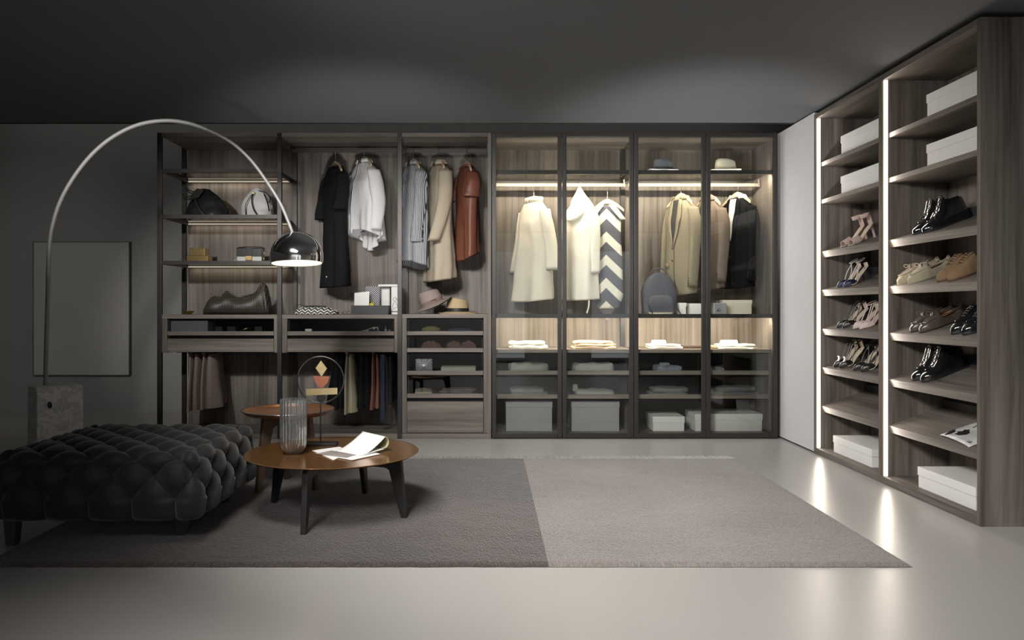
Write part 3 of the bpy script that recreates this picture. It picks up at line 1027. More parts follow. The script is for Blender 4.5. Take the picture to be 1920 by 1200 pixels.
tilt = Matrix.Translation((sxx, LY, szz + 0.04)) @ Matrix.Rotation(R(-2), 4, 'Y') @ Matrix.Rotation(R(-4), 4, 'X')
build('lamp_shade', shade.xf(tilt), CHROME, t, smooth=True, angle=60)
inner = MB().lathe([((RS - 0.006) * math.cos(R(-13 + 100 * k / 14)), (RS - 0.006) * 0.98 * math.sin(R(-13 + 100 * k / 14))) for k in range(15)], 48, cap0=False, cap1=True)
inner.f = [q[::-1] for q in inner.f]
build('shade_lining', inner.xf(tilt), plain('cream_enamel', (0.75, 0.70, 0.58), 0.5), t, smooth=True)
build('shade_vents', MB().tube([tilt @ Vector((0.06 * math.cos(2 * PI * k / 40), 0.06 * math.sin(2 * PI * k / 40), 0.1465 + 0.001)) for k in range(41)], 0.004, 6)
      .tube([tilt @ Vector((0.03 * math.cos(2 * PI * k / 30), 0.03 * math.sin(2 * PI * k / 30), 0.154)) for k in range(31)], 0.003, 6), STEEL, t, smooth=True)
build('bulb', MB().lathe([(0.001, -0.045), (0.02, -0.04), (0.032, -0.015), (0.03, 0.01), (0.016, 0.035), (0.014, 0.06), (0.001, 0.06)], 20).xf(tilt @ Matrix.Translation((0, 0, 0.045))), emit('bulb_glow', (1, 0.88, 0.66), 1.2), t, smooth=True)
pl = bpy.data.lights.new('arc_lamp_bulb', 'POINT')
pl.energy, pl.color, pl.shadow_soft_size = LAMP_W, (1, 0.9, 0.74), 0.03
po = bpy.data.objects.new('arc_lamp_bulb', pl)
po.location = (sxx, LY, szz + 0.03 - 0.045)
C.objects.link(po)

# ================================================================== PICTURE ON THE LEFT WALL
yw = 8.11
t = thing('blank_canvas', 'large blank pale canvas on the grey wall behind the arc lamp', 'picture', (wx(152, yw - 0.04), yw - 0.03, wz(705, yw - 0.04)))
x0_, x1_, z0_, z1_ = wx(62, yw - 0.05), wx(243, yw - 0.05), wz(704, yw - 0.05), wz(453, yw - 0.05)
build('canvas', bx(x0_ + 0.006, x1_ - 0.006, yw - 0.05, yw - 0.01, z0_ + 0.006, z1_ - 0.006), plain('canvas_paint', (0.52, 0.51, 0.49), 0.85, bump=0.08, bscale=150), t)
build('frame', MB().box(x0_, x0_ + 0.006, yw - 0.055, yw, z0_, z1_).box(x1_ - 0.006, x1_, yw - 0.055, yw, z0_, z1_)
      .box(x0_ + 0.006, x1_ - 0.006, yw - 0.055, yw, z0_, z0_ + 0.006).box(x0_ + 0.006, x1_ - 0.006, yw - 0.055, yw, z1_ - 0.006, z1_), plain('canvas_frame', (0.08, 0.075, 0.07), 0.6), t)
# ================================================================== GARMENTS
GY = 6.775
GS = F / GY


def gx(px):
    return (px - CX) / GS


def gz(py):
    return HC - (py - CY) / GS


HANGWOOD = plain('pale_hanger_wood', (0.55, 0.43, 0.29), 0.5)


def hanger(label, px, zrod, zneck, rz, span=0.19, drop=0.085):
    """wooden hanger hooked over the rod; local origin at the neck"""
    t = thing('clothes_hanger', label, 'hanger', (gx(px), GY, zneck), (0, 0, rz), 'wooden clothes hangers')
    top = zrod + 0.016 - zneck
    p = [(0, 0, 0.04), (0, 0, top - 0.075), (0.012, 0, top - 0.05), (0.02, 0, top - 0.022), (0.012, 0, top + 0.002), (-0.008, 0, top + 0.006), (-0.022, 0, top - 0.012)]
    c, s = math.cos(-rz - R(90)), math.sin(-rz - R(90))
    p = [(x * c - y * s, x * s + y * c, z) for x, y, z in p]
    build('hook', MB().tube(catmull(p, 6), 0.0022, 8), STEEL, t, smooth=True, world=False)
    m = MB()
    sec = []
    for k in range(17):
        u = k / 8 - 1
        z = 0.045 - drop * abs(u) ** 1.5 - 0.01
        th = 0.012 * (1 - 0.35 * abs(u))
        hh = 0.022 * (1 - 0.45 * abs(u))
        x = u * span
        y = -0.02 * (u * u)
        sec.append([(x, y - th, z - hh), (x, y + th, z - hh), (x, y + th * 0.8, z + hh), (x, y - th * 0.8, z + hh)])
    m.loft(sec)
    build('shoulder_bar', m, HANGWOOD, t, smooth=True, world=False, bevel=0.003)
    return t


class Body:
    def __init__(self, tab, folds=5, amp=0.02, seed=0, ex=0.72, skew=0.0, lean=0.0, fstart=0.25):
        self.tab, self.folds, self.amp, self.seed, self.ex, self.skew, self.lean, self.fs = tab, folds, amp, seed, ex, skew, lean, fstart

    def ab(self, d):
        return interp(self.tab, d)

    def pt(self, d, th, off=0.0):
        a, b_ = self.ab(d)
        L = self.tab[-1][0]
        k = max(0, (d - self.fs) / max(0.01, L - self.fs))
        f = 1 + 0
        r = self.amp * k ** 0.8 * (math.sin(self.folds * th + self.seed + 1.2 * k) + 0.5 * math.sin((self.folds * 2 + 1) * th + self.seed * 2.1))
        r += 0.006 * noise.noise((math.cos(th) * 2 + self.seed, math.sin(th) * 2, d * 5)) + 0.004 * noise.noise((math.cos(th) * 5, math.sin(th) * 5 + self.seed, d * 11))
        x = sgnpow(math.cos(th), self.ex) * (a + off) + r * math.cos(th) * 0.6
        y = sgnpow(math.sin(th), self.ex) * (b_ + off) + r * math.sin(th) * 1.3
        z = -d
        if d > L - 0.12:
            z += self.skew * math.sin(th) * (d - L + 0.12) / 0.12
        return (x, y - self.lean * k * k, z)

    def mesh(self, nz=46, n=60):
        L = self.tab[-1][0]
        rings = [[self.pt(L * (i / nz) ** 0.9, 2 * PI * j / n) for j in range(n)] for i in range(nz + 1)]
        inner = [[(x * 0.93, y * 0.90, z + 0.03) for x, y, z in rings[-1]], [(x * 0.9, y * 0.85, z + 0.10) for x, y, z in rings[-1]]]
        top = [[(x * 0.9, y * 0.9, z - 0.035) for x, y, z in rings[0]]]
        return MB().loft(top + rings + inner, True, True)

    def front(self, x, d, off=0.004):
        """front surface point (local -y) at lateral x, drop d"""
        a, b_ = self.ab(d)
        c = max(-0.97, min(0.97, x / a))
        th = -math.acos(sgnpow(c, 1 / self.ex))
        p = self.pt(d, th, off)
        return (x, p[1] - off * 0.6, -d)

    def patch(self, left, right, cols=4, sub=4, off=0.005):
        """strip on the front between two polylines [(x, d), ...] of equal length"""
        def dens(pl):
            out = []
            for (a, b_) in zip(pl, pl[1:]):
                for k in range(sub):
                    out.append((a[0] + (b_[0] - a[0]) * k / sub, a[1] + (b_[1] - a[1]) * k / sub))
            return out + [pl[-1]]
        l, r = dens(left), dens(right)
        nv, nu = len(l) - 1, cols

        def fn(u, v):
            i = int(round(v * nv))
            return self.front(l[i][0] + (r[i][0] - l[i][0]) * u, l[i][1] + (r[i][1] - l[i][1]) * u, off)
        return MB().grid(fn, nu, nv)


def sleeve(pts, radii, flat=0.6, n=20, seed=0, cuff=True):
    c = catmull(pts, 6)
    nr = len(c)
    m = MB()
    rings = []
    for i, p in enumerate(c):
        u = i / (nr - 1) * (len(radii) - 1)
        k = min(int(u), len(radii) - 2)
        r = radii[k] + (radii[k + 1] - radii[k]) * (u - k)
        ring = []
        for j in range(n):
            a = 2 * PI * j / n
            w = 1 + 0.10 * noise.noise((math.cos(a) * 1.5 + seed, math.sin(a) * 1.5, i * 0.28)) + 0.04 * math.sin(3 * a + i * 0.4)
            ring.append((p.x + r * flat * w * math.cos(a), p.y + r * w * math.sin(a), p.z))
        rings.append(ring)
    last = rings[-1]
    cx_ = sum(p[0] for p in last) / n; cy_ = sum(p[1] for p in last) / n
    rings.append([(cx_ + (x - cx_) * 0.85, cy_ + (y - cy_) * 0.85, z + 0.025) for x, y, z in last])
    return m.loft(rings)


def collar_band(body, h=0.035, flare=1.08, gap=0.5, d0=0.006):
    """stand collar around the neck ring with an opening at the front"""
    n = 40
    a0 = -PI / 2 + gap
    rings = []

    def ring(k, dz, sc):
        out = []
        for j in range(n + 1):
            th = a0 + (2 * PI - 2 * gap) * j / n
            x, y, z = body.pt(d0, th)
            out.append((x * sc, y * sc, z + dz))
        return out
    return MB().loft([ring(0, -0.01, 1.04), ring(1, h * 0.6, 0.98), ring(2, h, 0.96), ring(3, h * 0.9, 1.05), ring(4, 0.0, flare)], False, False, closed=False)


def garment(name, label, cat, px, neck_py, rz, body, mat, zrod, hanger_label, sleeves=(), extra=None, hspan=0.18, sc_=1.0, group='clothes on hangers', hdrop=0.085, npx=None):
    zn = gz(neck_py)
    hanger(hanger_label, px, zrod, zn, R(rz), hspan, hdrop)
    t = thing(name, label, cat, (gx(px), GY, zn), (0, 0, R(rz)), group)
    t.scale = (sc_, sc_, 1)
    build('body', body.mesh(), mat, t, smooth=True, angle=180, world=False)
    for i, (pts, radii, flat) in enumerate(sleeves):
        build('sleeve', sleeve(pts, radii, flat, seed=i * 3.3 + px), mat, t, smooth=True, angle=180, world=False)
    if extra:
        extra(t, body, mat)
    return t


def buttons(t, body, xs, mat, r=0.006, name='button'):
    for x, d in xs:
        p = body.front(x, d, 0.008)
        build(name, MB().lathe([(0.001, 0), (r, 0), (r, 0.003), (0.001, 0.004)], 12).xf(Matrix.Translation(p) @ Matrix.Rotation(R(90), 4, 'X')), mat, t, world=False, smooth=True)


BUTW = plain('white_button', (0.8, 0.78, 0.74), 0.3)
BUTD = plain('dark_button', (0.03, 0.025, 0.02), 0.3)
Z1, Z2 = 2.51, 2.206

# --- open bays
FABK = plain('black_crepe', (0.008, 0.0085, 0.010), 0.9, spec=0.2)


def ex_dress(t, b, m):
    build('button', MB().lathe([(0.001, 0), (0.009, 0), (0.009, 0.004), (0.001, 0.005)], 12).xf(Matrix.Translation((0.2, -0.085, -0.36)) @ Matrix.Rotation(R(90), 4, 'X')), BUTW, t, world=False)
    build('button', MB().lathe([(0.001, 0), (0.007, 0), (0.007, 0.004), (0.001, 0.005)], 12).xf(Matrix.Translation((0.11, -0.128, -0.98)) @ Matrix.Rotation(R(90), 4, 'X')), BUTW, t, world=False)
    build('neck_facing', collar_band(b, 0.006, 1.05, 0.05), m, t, smooth=True, world=False, solid=0.003)


garment('dress', 'black short-sleeved dress with white buttons hanging from the rail', 'dress', 629, 314, -56,
        Body([(0, .095, .045), (.03, .14, .05), (.06, .18, .055), (.10, .195, .06), (.2, .18, .09), (.42, .158, .08), (.7, .18, .085), (1.065, .20, .095)], 4, 0.016, 1.0, skew=0.01),
        FABK, Z1, 'pale wooden hanger holding the black dress',
        [([(.165, 0, -.075), (.20, -.015, -.18), (.215, -.035, -.30), (.21, -.05, -.40)], (.05, .062, .06, .062), .6),
         ([(-.165, 0, -.075), (-.20, -.01, -.18), (-.225, -.03, -.32), (-.235, -.045, -.45)], (.05, .06, .058, .055), .6)], ex_dress)

FAWH = plain('white_cotton', (0.66, 0.66, 0.67), 0.8, bump=0.12, bscale=30)


def ex_shirt(t, b, m):
    build('collar', collar_band(b, 0.03, 1.25, 0.35), m, t, smooth=True, world=False, solid=0.003)
    L = b.tab[-1][0]
    build('placket', b.patch([(-0.012, 0.02), (-0.014, L * 0.5), (-0.016, L - 0.02)], [(0.014, 0.02), (0.012, L * 0.5), (0.012, L - 0.02)], 2, 10), m, t, smooth=True, world=False, solid=0.002)


def ex_white(t, b, m):
    ex_shirt(t, b, m)
    build('shirt_tail', MB().grid(lambda u, v: (lambda x: (x * (1 - 0.12 * v), 0.06 + 0.02 * math.sin(6 * x * 10) * v, -0.60 - (0.18 * v) * (1 - (x / 0.24) ** 2 * 0.75)))((u * 2 - 1) * 0.235), 24, 10), m, t, smooth=True, world=False, solid=0.002)


garment('white_shirt', 'white long-sleeved shirt with curved hem hanging beside the black dress', 'shirt', 683, 305, -55,
        Body([(0, .075, .045), (.03, .12, .05), (.07, .18, .06), (.11, .215, .065), (.2, .215, .10), (.4, .225, .11), (.655, .235, .12)], 4, 0.022, 2.2, skew=-0.05),
        FAWH, Z1, 'pale wooden hanger holding the white shirt',
        [([(.19, 0, -.09), (.225, .01, -.24), (.235, .02, -.42), (.235, 0, -.62)], (.06, .07, .062, .055), .62),
         ([(-.19, 0, -.09), (-.23, .0, -.22), (-.245, -.02, -.36), (-.245, -.03, -.5)], (.05, .055, .05, .045), .5)], ex_white)


def stripes(nt, v):
    s = nt.nodes.new('ShaderNodeSeparateXYZ')
    nt.links.new(v, s.inputs[0])
    a = mth(nt, 'ADD', s.outputs['X'], mth(nt, 'MULTIPLY', s.outputs['Y'], 0.8))
    f = mth(nt, 'GREATER_THAN', mth(nt, 'SINE', mth(nt, 'MULTIPLY', a, 520.0)), -0.05)
    return mixc(nt, f, (0.46, 0.47, 0.49), (0.05, 0.06, 0.08))


STR = pattern('striped_cotton', stripes)


def ex_stripe(t, b, m):
    ex_shirt(t, b, m)
    build('cuff', sleeve([(.2, -.045, -.60), (.2, -.05, -.66), (.2, -.052, -.70)], (.056, .058, .058), .7), m, t, smooth=True, world=False)


garment('striped_shirt', 'dark blue and white striped long-sleeved shirt in the narrow bay', 'shirt', 775, 309, -62,
        Body([(0, .075, .045), (.03, .12, .05), (.07, .18, .06), (.11, .2, .065), (.2, .2, .09), (.5, .205, .10), (.90, .21, .115)], 4, 0.018, 0.4, skew=-0.04),
        STR, Z1, 'pale wooden hanger holding the striped shirt',
        [([(.175, 0, -.085), (.2, -.01, -.24), (.205, -.03, -.45), (.2, -.05, -.62)], (.055, .064, .056, .05), .65),
         ([(-.175, 0, -.085), (-.2, 0, -.24), (-.21, 0, -.45), (-.2, 0, -.62)], (.05, .055, .05, .045), .5)], ex_stripe)

FACO = plain('beige_linen', (0.36, 0.31, 0.235), 0.85, bump=0.12, bscale=120)
garment('beige_coat', 'long beige coat with one sleeve swung forward in the narrow bay', 'coat', 823, 309, -66,
        Body([(0, .075, .05), (.03, .12, .055), (.07, .18, .065), (.11, .2, .07), (.2, .2, .085), (.5, .195, .085), (1.03, .215, .11)], 3, 0.016, 3.0, skew=0.02),
        FACO, Z1, 'pale wooden hanger holding the beige coat',
        [([(.17, 0, -.08), (.2, -.015, -.24), (.21, -.05, -.46), (.22, -.13, -.70)], (.058, .068, .058, .052), .7),
         ([(-.175, 0, -.085), (-.2, 0, -.24), (-.21, -.01, -.45), (-.2, -.02, -.66)], (.05, .06, .05, .045), .5)],
        lambda t, b, m: build('collar', collar_band(b, 0.04, 1.35, 0.4), m, t, smooth=True, world=False, solid=0.004))

FARU = plain('rust_satin', (0.15, 0.052, 0.031), 0.5, bump=0.08, bscale=30)
garment('rust_top', 'rust red short-sleeved top hanging at the end of the rail', 'top', 875, 314, -70,
        Body([(0, .08, .045), (.03, .13, .05), (.06, .175, .055), (.10, .19, .06), (.2, .18, .075), (.45, .175, .07), (.80, .18, .075)], 4, 0.014, 1.7, skew=0.04),
        FARU, Z1, 'pale wooden hanger holding the rust top',
        [([(.165, 0, -.07), (.2, -.005, -.15), (.20, -.015, -.23), (.20, -.02, -.29)], (.05, .062, .068, .072), .6),
         ([(-.165, 0, -.07), (-.2, 0, -.15), (-.22, 0, -.23), (-.225, 0, -.28)], (.05, .07, .08, .085), .5)],
        lambda t, b, m: build('collar', collar_band(b, 0.02, 1.2, 0.3), m, t, smooth=True, world=False, solid=0.003))

# --- behind glass
FAIV = plain('ivory_wool', (0.62, 0.58, 0.50), 0.85, bump=0.1, bscale=80)
garment('ivory_coat', 'ivory high-collared coat with wide sleeves behind the first glass door', 'coat', 1001, 379, -60,
        Body([(0, .085, .055), (.03, .12, .06), (.07, .17, .065), (.11, .19, .07), (.2, .185, .09), (.5, .20, .115), (.87, .215, .15)], 3, 0.022, 0.9, skew=0.02),
        FAIV, Z2, 'pale wooden hanger holding the ivory coat',
        [([(.165, 0, -.08), (.2, .01, -.22), (.225, .03, -.42), (.25, .04, -.615)], (.055, .06, .06, .068), .75),
         ([(-.165, 0, -.08), (-.2, 0, -.22), (-.24, -.01, -.42), (-.275, -.02, -.63)], (.05, .056, .055, .06), .6)],
        lambda t, b, m: build('collar', collar_band(b, 0.045, 1.05, 0.02), m, t, smooth=True, world=False, solid=0.004), hspan=0.15)

FAHO = plain('white_jersey', (0.68, 0.66, 0.60), 0.85, bump=0.06, bscale=60)


def ex_hood(t, b, m):
    rings = []
    for k in range(13):
        u = k / 12
        z = -0.055 + 0.21 * u
        r = (0.10 * (1 - u) + 0.012) * (1 + 0.25 * math.sin(PI * u))
        rings.append([(r * 1.1 * math.cos(a) * (1 + 0.12 * math.sin(3 * a + u * 5)), 0.02 - 0.03 * u + r * 0.75 * math.sin(a) * (1 + 0.1 * math.sin(4 * a)), z) for a in [2 * PI * j / 28 for j in range(28)]])
    build('hood', MB().loft(rings), m, t, smooth=True, world=False)
    build('cowl', MB().tube([(0.115 * math.cos(a) , -0.02 + 0.095 * math.sin(a), -0.05 - 0.09 * max(0, -math.sin(a)) ** 1.5) for a in [2 * PI * j / 36 for j in range(37)]], 0.02, 10), m, t, smooth=True, world=False)
    L = b.tab[-1][0]
    for x, y in ((-0.17, -0.05), (0.17, -0.06)):
        build('tie_strap', MB().tube([(x, y, -L + 0.08), (x + 0.004, y - 0.01, -L - 0.06), (x - 0.01, y - 0.02, -L - 0.118)], 0.007, 6, flat=0.003), m, t, smooth=True, world=False)


garment('hooded_robe', 'long white hooded robe with hanging ties behind the second glass door', 'robe', 1088, 384, -52,
        Body([(0, .09, .06), (.03, .13, .065), (.06, .165, .075), (.12, .185, .08), (.25, .175, .10), (.5, .175, .11), (.845, .19, .13)], 3, 0.018, 2.4, skew=0.01),
        FAHO, Z2, 'pale wooden hanger holding the white hooded robe',
        [([(.15, 0, -.07), (.19, -.01, -.2), (.2, -.02, -.42), (.205, -.02, -.62)], (.05, .055, .05, .045), .6),
         ([(-.15, 0, -.07), (-.19, 0, -.2), (-.2, 0, -.42), (-.2, 0, -.62)], (.05, .055, .05, .045), .6)], ex_hood, hspan=0.14)


def chevron(nt, v):
    s = nt.nodes.new('ShaderNodeSeparateXYZ')
    nt.links.new(v, s.inputs[0])
    a = mth(nt, 'ADD', s.outputs['Z'], mth(nt, 'MULTIPLY', mth(nt, 'ABSOLUTE', s.outputs['X']), 1.0))
    f = mth(nt, 'GREATER_THAN', mth(nt, 'FRACT', mth(nt, 'MULTIPLY', mth(nt, 'ADD', a, 2.075), 4.9)), 0.56)
    return mixc(nt, f, (0.085, 0.085, 0.105), (0.60, 0.575, 0.50))


CHEV = pattern('chevron_knit', chevron)


def ex_tank(t, b, m):
    iv = FAIV
    for s in (-1, 1):
        build('shoulder_strap', MB().grid(lambda u, v: b.front(s * (0.045 + 0.10 * v) + (u - 0.5) * 0.05, 0.075 - 0.07 * (1 - v) * 1.0 + 0.06 * v, 0.012), 4, 8), iv, t, smooth=True, world=False, solid=0.006)
    m2 = MB().loft([[(0.10 * k * math.cos(a), 0.05 * k * math.sin(a), z) for a in [2 * PI * j / 20 for j in range(20)]] for k, z in ((1.0, -0.90), (0.5, -0.95), (0.3, -0.99), (0.2, -1.02))])
    build('hem_point', m2, plain('chevron_grey', (0.085, 0.085, 0.105), 0.85), t, smooth=True, world=False)


garment('chevron_dress', 'sleeveless dress with bold grey and cream chevrons behind glass', 'dress', 1139, 385, -20,
        Body([(0, .07, .04), (.03, .10, .045), (.06, .125, .05), (.14, .118, .05), (.3, .12, .05), (.6, .13, .055), (.80, .135, .06), (.92, .10, .05)], 3, 0.006, 0.2),
        CHEV, Z2, 'pale wooden hanger holding the chevron dress', [], ex_tank, hspan=0.15, hdrop=0.09)


def blazer(name, label, px, neck, hem, rz, mat, inner, hl, seed, shirt=None, hs=.185):
    L = (hem - neck) / GS
    b = Body([(0, .075, .055), (.03, .12, .06), (.07, .175, .07), (.11, .205, .075), (.2, .2, .095), (.45, .185, .09), (L, .2, .105)], 3, 0.010, seed, skew=0.02)

    def ex(t, b, m):
        dv = L * 0.50
        build('shirt_front' if shirt else 'lining', b.patch([(-0.05, 0.01), (-0.045, dv * .5), (-0.006, dv)], [(0.05, 0.01), (0.045, dv * .5), (0.006, dv)], 5, 6, 0.004), shirt or inner, t, smooth=True, world=False)
        for s in (-1, 1):
            inn = [(s * 0.045, 0.0), (s * 0.038, dv * .5), (s * 0.002, dv)]
            out = [(s * 0.085, 0.02), (s * 0.105, dv * .42), (s * 0.012, dv)]
            l, r = (inn, out) if s > 0 else (out, inn)
            build('lapel', b.patch(l, r, 4, 8, 0.009), m, t, smooth=True, world=False, solid=0.004)
        build('collar', collar_band(b, 0.035, 1.3, 0.6), shirt or m, t, smooth=True, world=False, solid=0.005)
        build('front_seam', b.patch([(0.004, dv), (0.01, L * .8), (0.03, L - .01)], [(0.010, dv), (0.016, L * .8), (0.038, L - .01)], 1, 6, 0.006), inner, t, smooth=True, world=False)
        for dd in (dv + 0.02, dv + 0.13):
            buttons(t, b, [(-0.012, dd)], BUTD, 0.008)
        build('pocket_flap', b.patch([(-0.15, L * .68), (-0.15, L * .73)], [(-0.06, L * .68), (-0.06, L * .73)], 4, 2, 0.007), m, t, smooth=True, world=False, solid=0.003)
        for kk in range(3):
            build('cuff_button', MB().lathe([(0.001, 0), (0.006, 0), (0.006, 0.003), (0.001, 0.004)], 10).xf(Matrix.Translation((0.235, -0.115, -L * 0.9 + 0.022 * kk)) @ Matrix.Rotation(R(90), 4, 'X')), BUTD, t, world=False)
    sl = [([(.175, 0, -.085), (.22, -.005, -.22), (.235, -.03, -.45), (.235, -.06, -L * .94)], (.062, .074, .064, .056), .72),
          ([(-.175, 0, -.085), (-.215, 0, -.22), (-.23, -.02, -.45), (-.225, -.04, -L * .92)], (.05, .06, .052, .048), .6)]
    return garment(name, label, 'jacket', px, neck, rz, b, mat, Z2, hl, sl, ex, hspan=hs * .85, sc_=.84)


blazer('blazer', 'light beige blazer hanging between the backpack and the brown jacket', 1277, 374, 550, -62, plain('beige_twill', (0.20, 0.172, 0.122), 0.85, bump=0.1, bscale=150), LINER, 'pale wooden hanger holding the beige blazer', 0.6)
blazer('blazer', 'taupe brown blazer half hidden behind the dark door frame', 1329, 376, 540, -62, plain('taupe_wool', (0.13, 0.10, 0.078), 0.85, bump=0.1, bscale=150), LINER, 'pale wooden hanger holding the taupe blazer', 1.9)
blazer('suit_jacket', 'black suit jacket over a white shirt in the last glass wardrobe', 1383, 372, 538, -60, plain('black_suiting', (0.006, 0.0065, 0.008), 1.0, spec=0.1), LINER, 'pale wooden hanger holding the black suit jacket', 2.8, shirt=plain('shirt_white', (0.72, 0.71, 0.68), 0.8))

# ================================================================== HANGING TROUSERS
def trousers(label, ps, py_top, py_bot, mats, depth=0.17, seed=0.0, flare=1.0, yc=6.72):
    """ps: list of (px_top, px_bottom, half_top, half_bottom) hanging leaves of one pair"""
    s = F / yc
    x0 = (ps[0][0] - CX) / s
    t = thing('trousers', label, 'trousers', (x0, yc, HC - (py_bot - CY) / s), group='trousers hung below the drawers')
    for i, (pt, pb, ht, hb) in enumerate(ps):
        zt, zb = HC - (py_top - CY) / s, HC - (py_bot - CY - (i % 2) * 3) / s
        rings = []
        for k in range(25):
            u = k / 24
            cx_ = (pt + (pb - pt) * u - CX) / s + 0.004 * math.sin(5 * u + seed + i)
            h = (ht + (hb - ht) * u ** 0.9) / s
            d = depth * (0.86 + 0.14 * u)
            ring = []
            for j in range(36):
                a = 2 * PI * j / 36
                w = 1 + 0.32 * u * math.sin(4 * a + seed + i * 1.3) + 0.12 * noise.noise((a * 2, u * 3, seed + i))
                ring.append((cx_ + h * w * math.cos(a), yc + d * sgnpow(math.sin(a), 0.8), zt + (zb - zt) * u + 0.012 * math.sin(a) * u))
            rings.append(ring)
        last = rings[-1]
        mx_ = sum(p[0] for p in last) / 36
        rings.append([(mx_ + (x - mx_) * 0.7, yc + (y - yc) * 0.9, z + 0.02) for x, y, z in last])
        build('trouser_leg', MB().loft(rings), mats[i % len(mats)], t, smooth=True, angle=80)
    build('waist_fold', MB().box(x0 - 0.014, x0 + 0.014, yc - depth * 0.85, yc + depth * 0.85, HC - (py_top - CY) / s - 0.002, HC - (py_top - 4 - CY) / s), mats[0], t, bevel=0.006)
    return t


MAUVE = plain('mauve_wool', (0.17, 0.125, 0.11), 0.85)
MAUVE2 = plain('rose_beige_wool', (0.23, 0.17, 0.15), 0.85)
BLKT = plain('black_trouser_wool', (0.006, 0.006, 0.007), 0.9, spec=0.2)
CREAM = plain('cream_trouser_wool', (0.30, 0.26, 0.18), 0.85)
TERRA = plain('terracotta_wool', (0.19, 0.08, 0.055), 0.85)
NAVY = plain('navy_wool', (0.01, 0.013, 0.03), 0.85)
trousers('mauve trousers hanging nearest the open wardrobe end', [(367, 365, 3, 5), (378, 378, 6, 10)], 662, 766, [MAUVE2, MAUVE], seed=0.3)
trousers('mauve trousers hanging second from the open wardrobe end', [(392, 390, 3, 5), (404, 405, 8, 15)], 662, 762, [MAUVE2, MAUVE], seed=1.9)
trousers('black trousers hanging behind the ring sculpture', [(636, 632, 7, 15), (645, 645, 5, 9)], 662, 762, [BLKT], seed=0.8)
trousers('cream trousers hanging between two black pairs', [(655, 653, 3, 5), (662, 664, 4, 9)], 662, 770, [CREAM], seed=2.7)
trousers('black trousers hanging between the cream and terracotta pairs', [(683, 681, 5, 10), (692, 692, 4, 8)], 662, 758, [BLKT], seed=3.7)
trousers('terracotta trousers with a navy stripe hanging below the drawers', [(704, 701, 2.5, 4.5), (711, 712, 3, 5)], 662, 762, [TERRA], seed=4.4)
trousers('navy trousers hanging nearest the drawer chest', [(727, 730, 4, 8), (734, 737, 3, 6)], 662, 752, [plain('blue_black_wool', (0.007, 0.0075, 0.010), 0.9)], seed=5.4)
s = F / 6.56
tie = build('necktie', MB().box((714 - CX) / s, (722 - CX) / s, 6.535, 6.541, HC - (788 - CY) / s, HC - (664 - CY) / s), NAVY, None)
tag(tie, 'narrow navy belt hanging in front of the terracotta trousers', 'belt')
tie.name = 'fabric_belt'
for (pa, pb, lab) in ((332, 500, 'dark pull-out trouser rack bar above the mauve trousers'), (560, 742, 'dark pull-out trouser rack bar above the black trousers')):
    s = F / 6.7
    o = build('trouser_rack', MB().box((pa - CX) / s, (pb - CX) / s, 6.69, 6.71, fz(661.5) - 0.012, fz(661.5)), METAL, None)
    tag(o, lab, 'rack', 'trouser racks')
# ================================================================== THINGS ON THE SHELVES
def lump(rings, n=36, ex=0.75, nz=0.0, seed=0.0, cap=True):
    """rings: (z, cx, cy, a, b) stacked"""
    out = []
    for (z, cx_, cy_, a_, b_) in rings:
        ring = []
        for j in range(n):
            th = 2 * PI * j / n
            w = 1 + nz * noise.noise((math.cos(th) * 2 + seed, math.sin(th) * 2, z * 14 + seed))
            ring.append((cx_ + a_ * w * sgnpow(math.cos(th), ex), cy_ + b_ * w * sgnpow(math.sin(th), ex), z))
        out.append(ring)
    return MB().loft(out, cap, cap)


def prings(pts, Y, z0, py0, b0, b1, steps=4):
    """outline rows (py, px_left, px_right) -> dense rings at depth Y resting on z0"""
    s = F / Y
    rows = [((py0 - p) / s, ((l + r) / 2 - CX) / s, (r - l) / 2 / s) for p, l, r in pts]
    out = []
    for i, (a, b_) in enumerate(zip(rows, rows[1:])):
        for k in range(steps):
            t_ = k / steps
            out.append(tuple(p + (q - p) * t_ for p, q in zip(a, b_)))
    out.append(rows[-1])
    H = out[-1][0]
    return [(z0 + z, cx_, Y, a_, b0 + (b1 - b0) * (z / H) ** 1.3) for z, cx_, a_ in out]


LEATHER = plain('black_leather', (0.014, 0.014, 0.014), 0.32, spec=0.5, bump=0.12, bscale=25)
WLEATH = plain('white_leather', (0.55, 0.55, 0.53), 0.5, bump=0.06, bscale=25)
YI = 6.70
si = F / YI


def ix(px, Y=YI):
    return (px - CX) / F * Y


def iz(py, base_py, zbase, Y=YI):
    return zbase + (base_py - py) * Y / F


# --- glass shelf 2: two bucket bags
z2 = fz(406) + 0.0122
yb_ = CY + (HC - z2) * F / YI
t = thing('handbag', 'slouchy black leather bucket bag on the glass shelf', 'bag', (ix(390), YI, z2), group='handbags on the glass shelves')
B0 = yb_
m = lump(prings([(B0, 354, 426), (B0 - 3, 350, 429), (B0 - 18, 353, 428), (B0 - 30, 358, 424), (B0 - 40, 364, 412), (B0 - 48, 370, 401), (B0 - 54, 375, 394), (B0 - 55, 380, 388)], YI, z2, B0, 0.11, 0.03), 48, 0.8, 0.10, 2.0)
build('bag_body', m, LEATHER, t, smooth=True, angle=180)
z_ = lambda d: z2 + d / si
build('strap', MB().tube(catmull([(ix(371), YI - 0.075, z_(42)), (ix(376), YI - 0.10, z_(28)), (ix(386), YI - 0.118, z_(12)), (ix(396), YI - 0.115, z_(1))], 6), 0.010, 8, flat=0.004), BLACK, t, smooth=True)
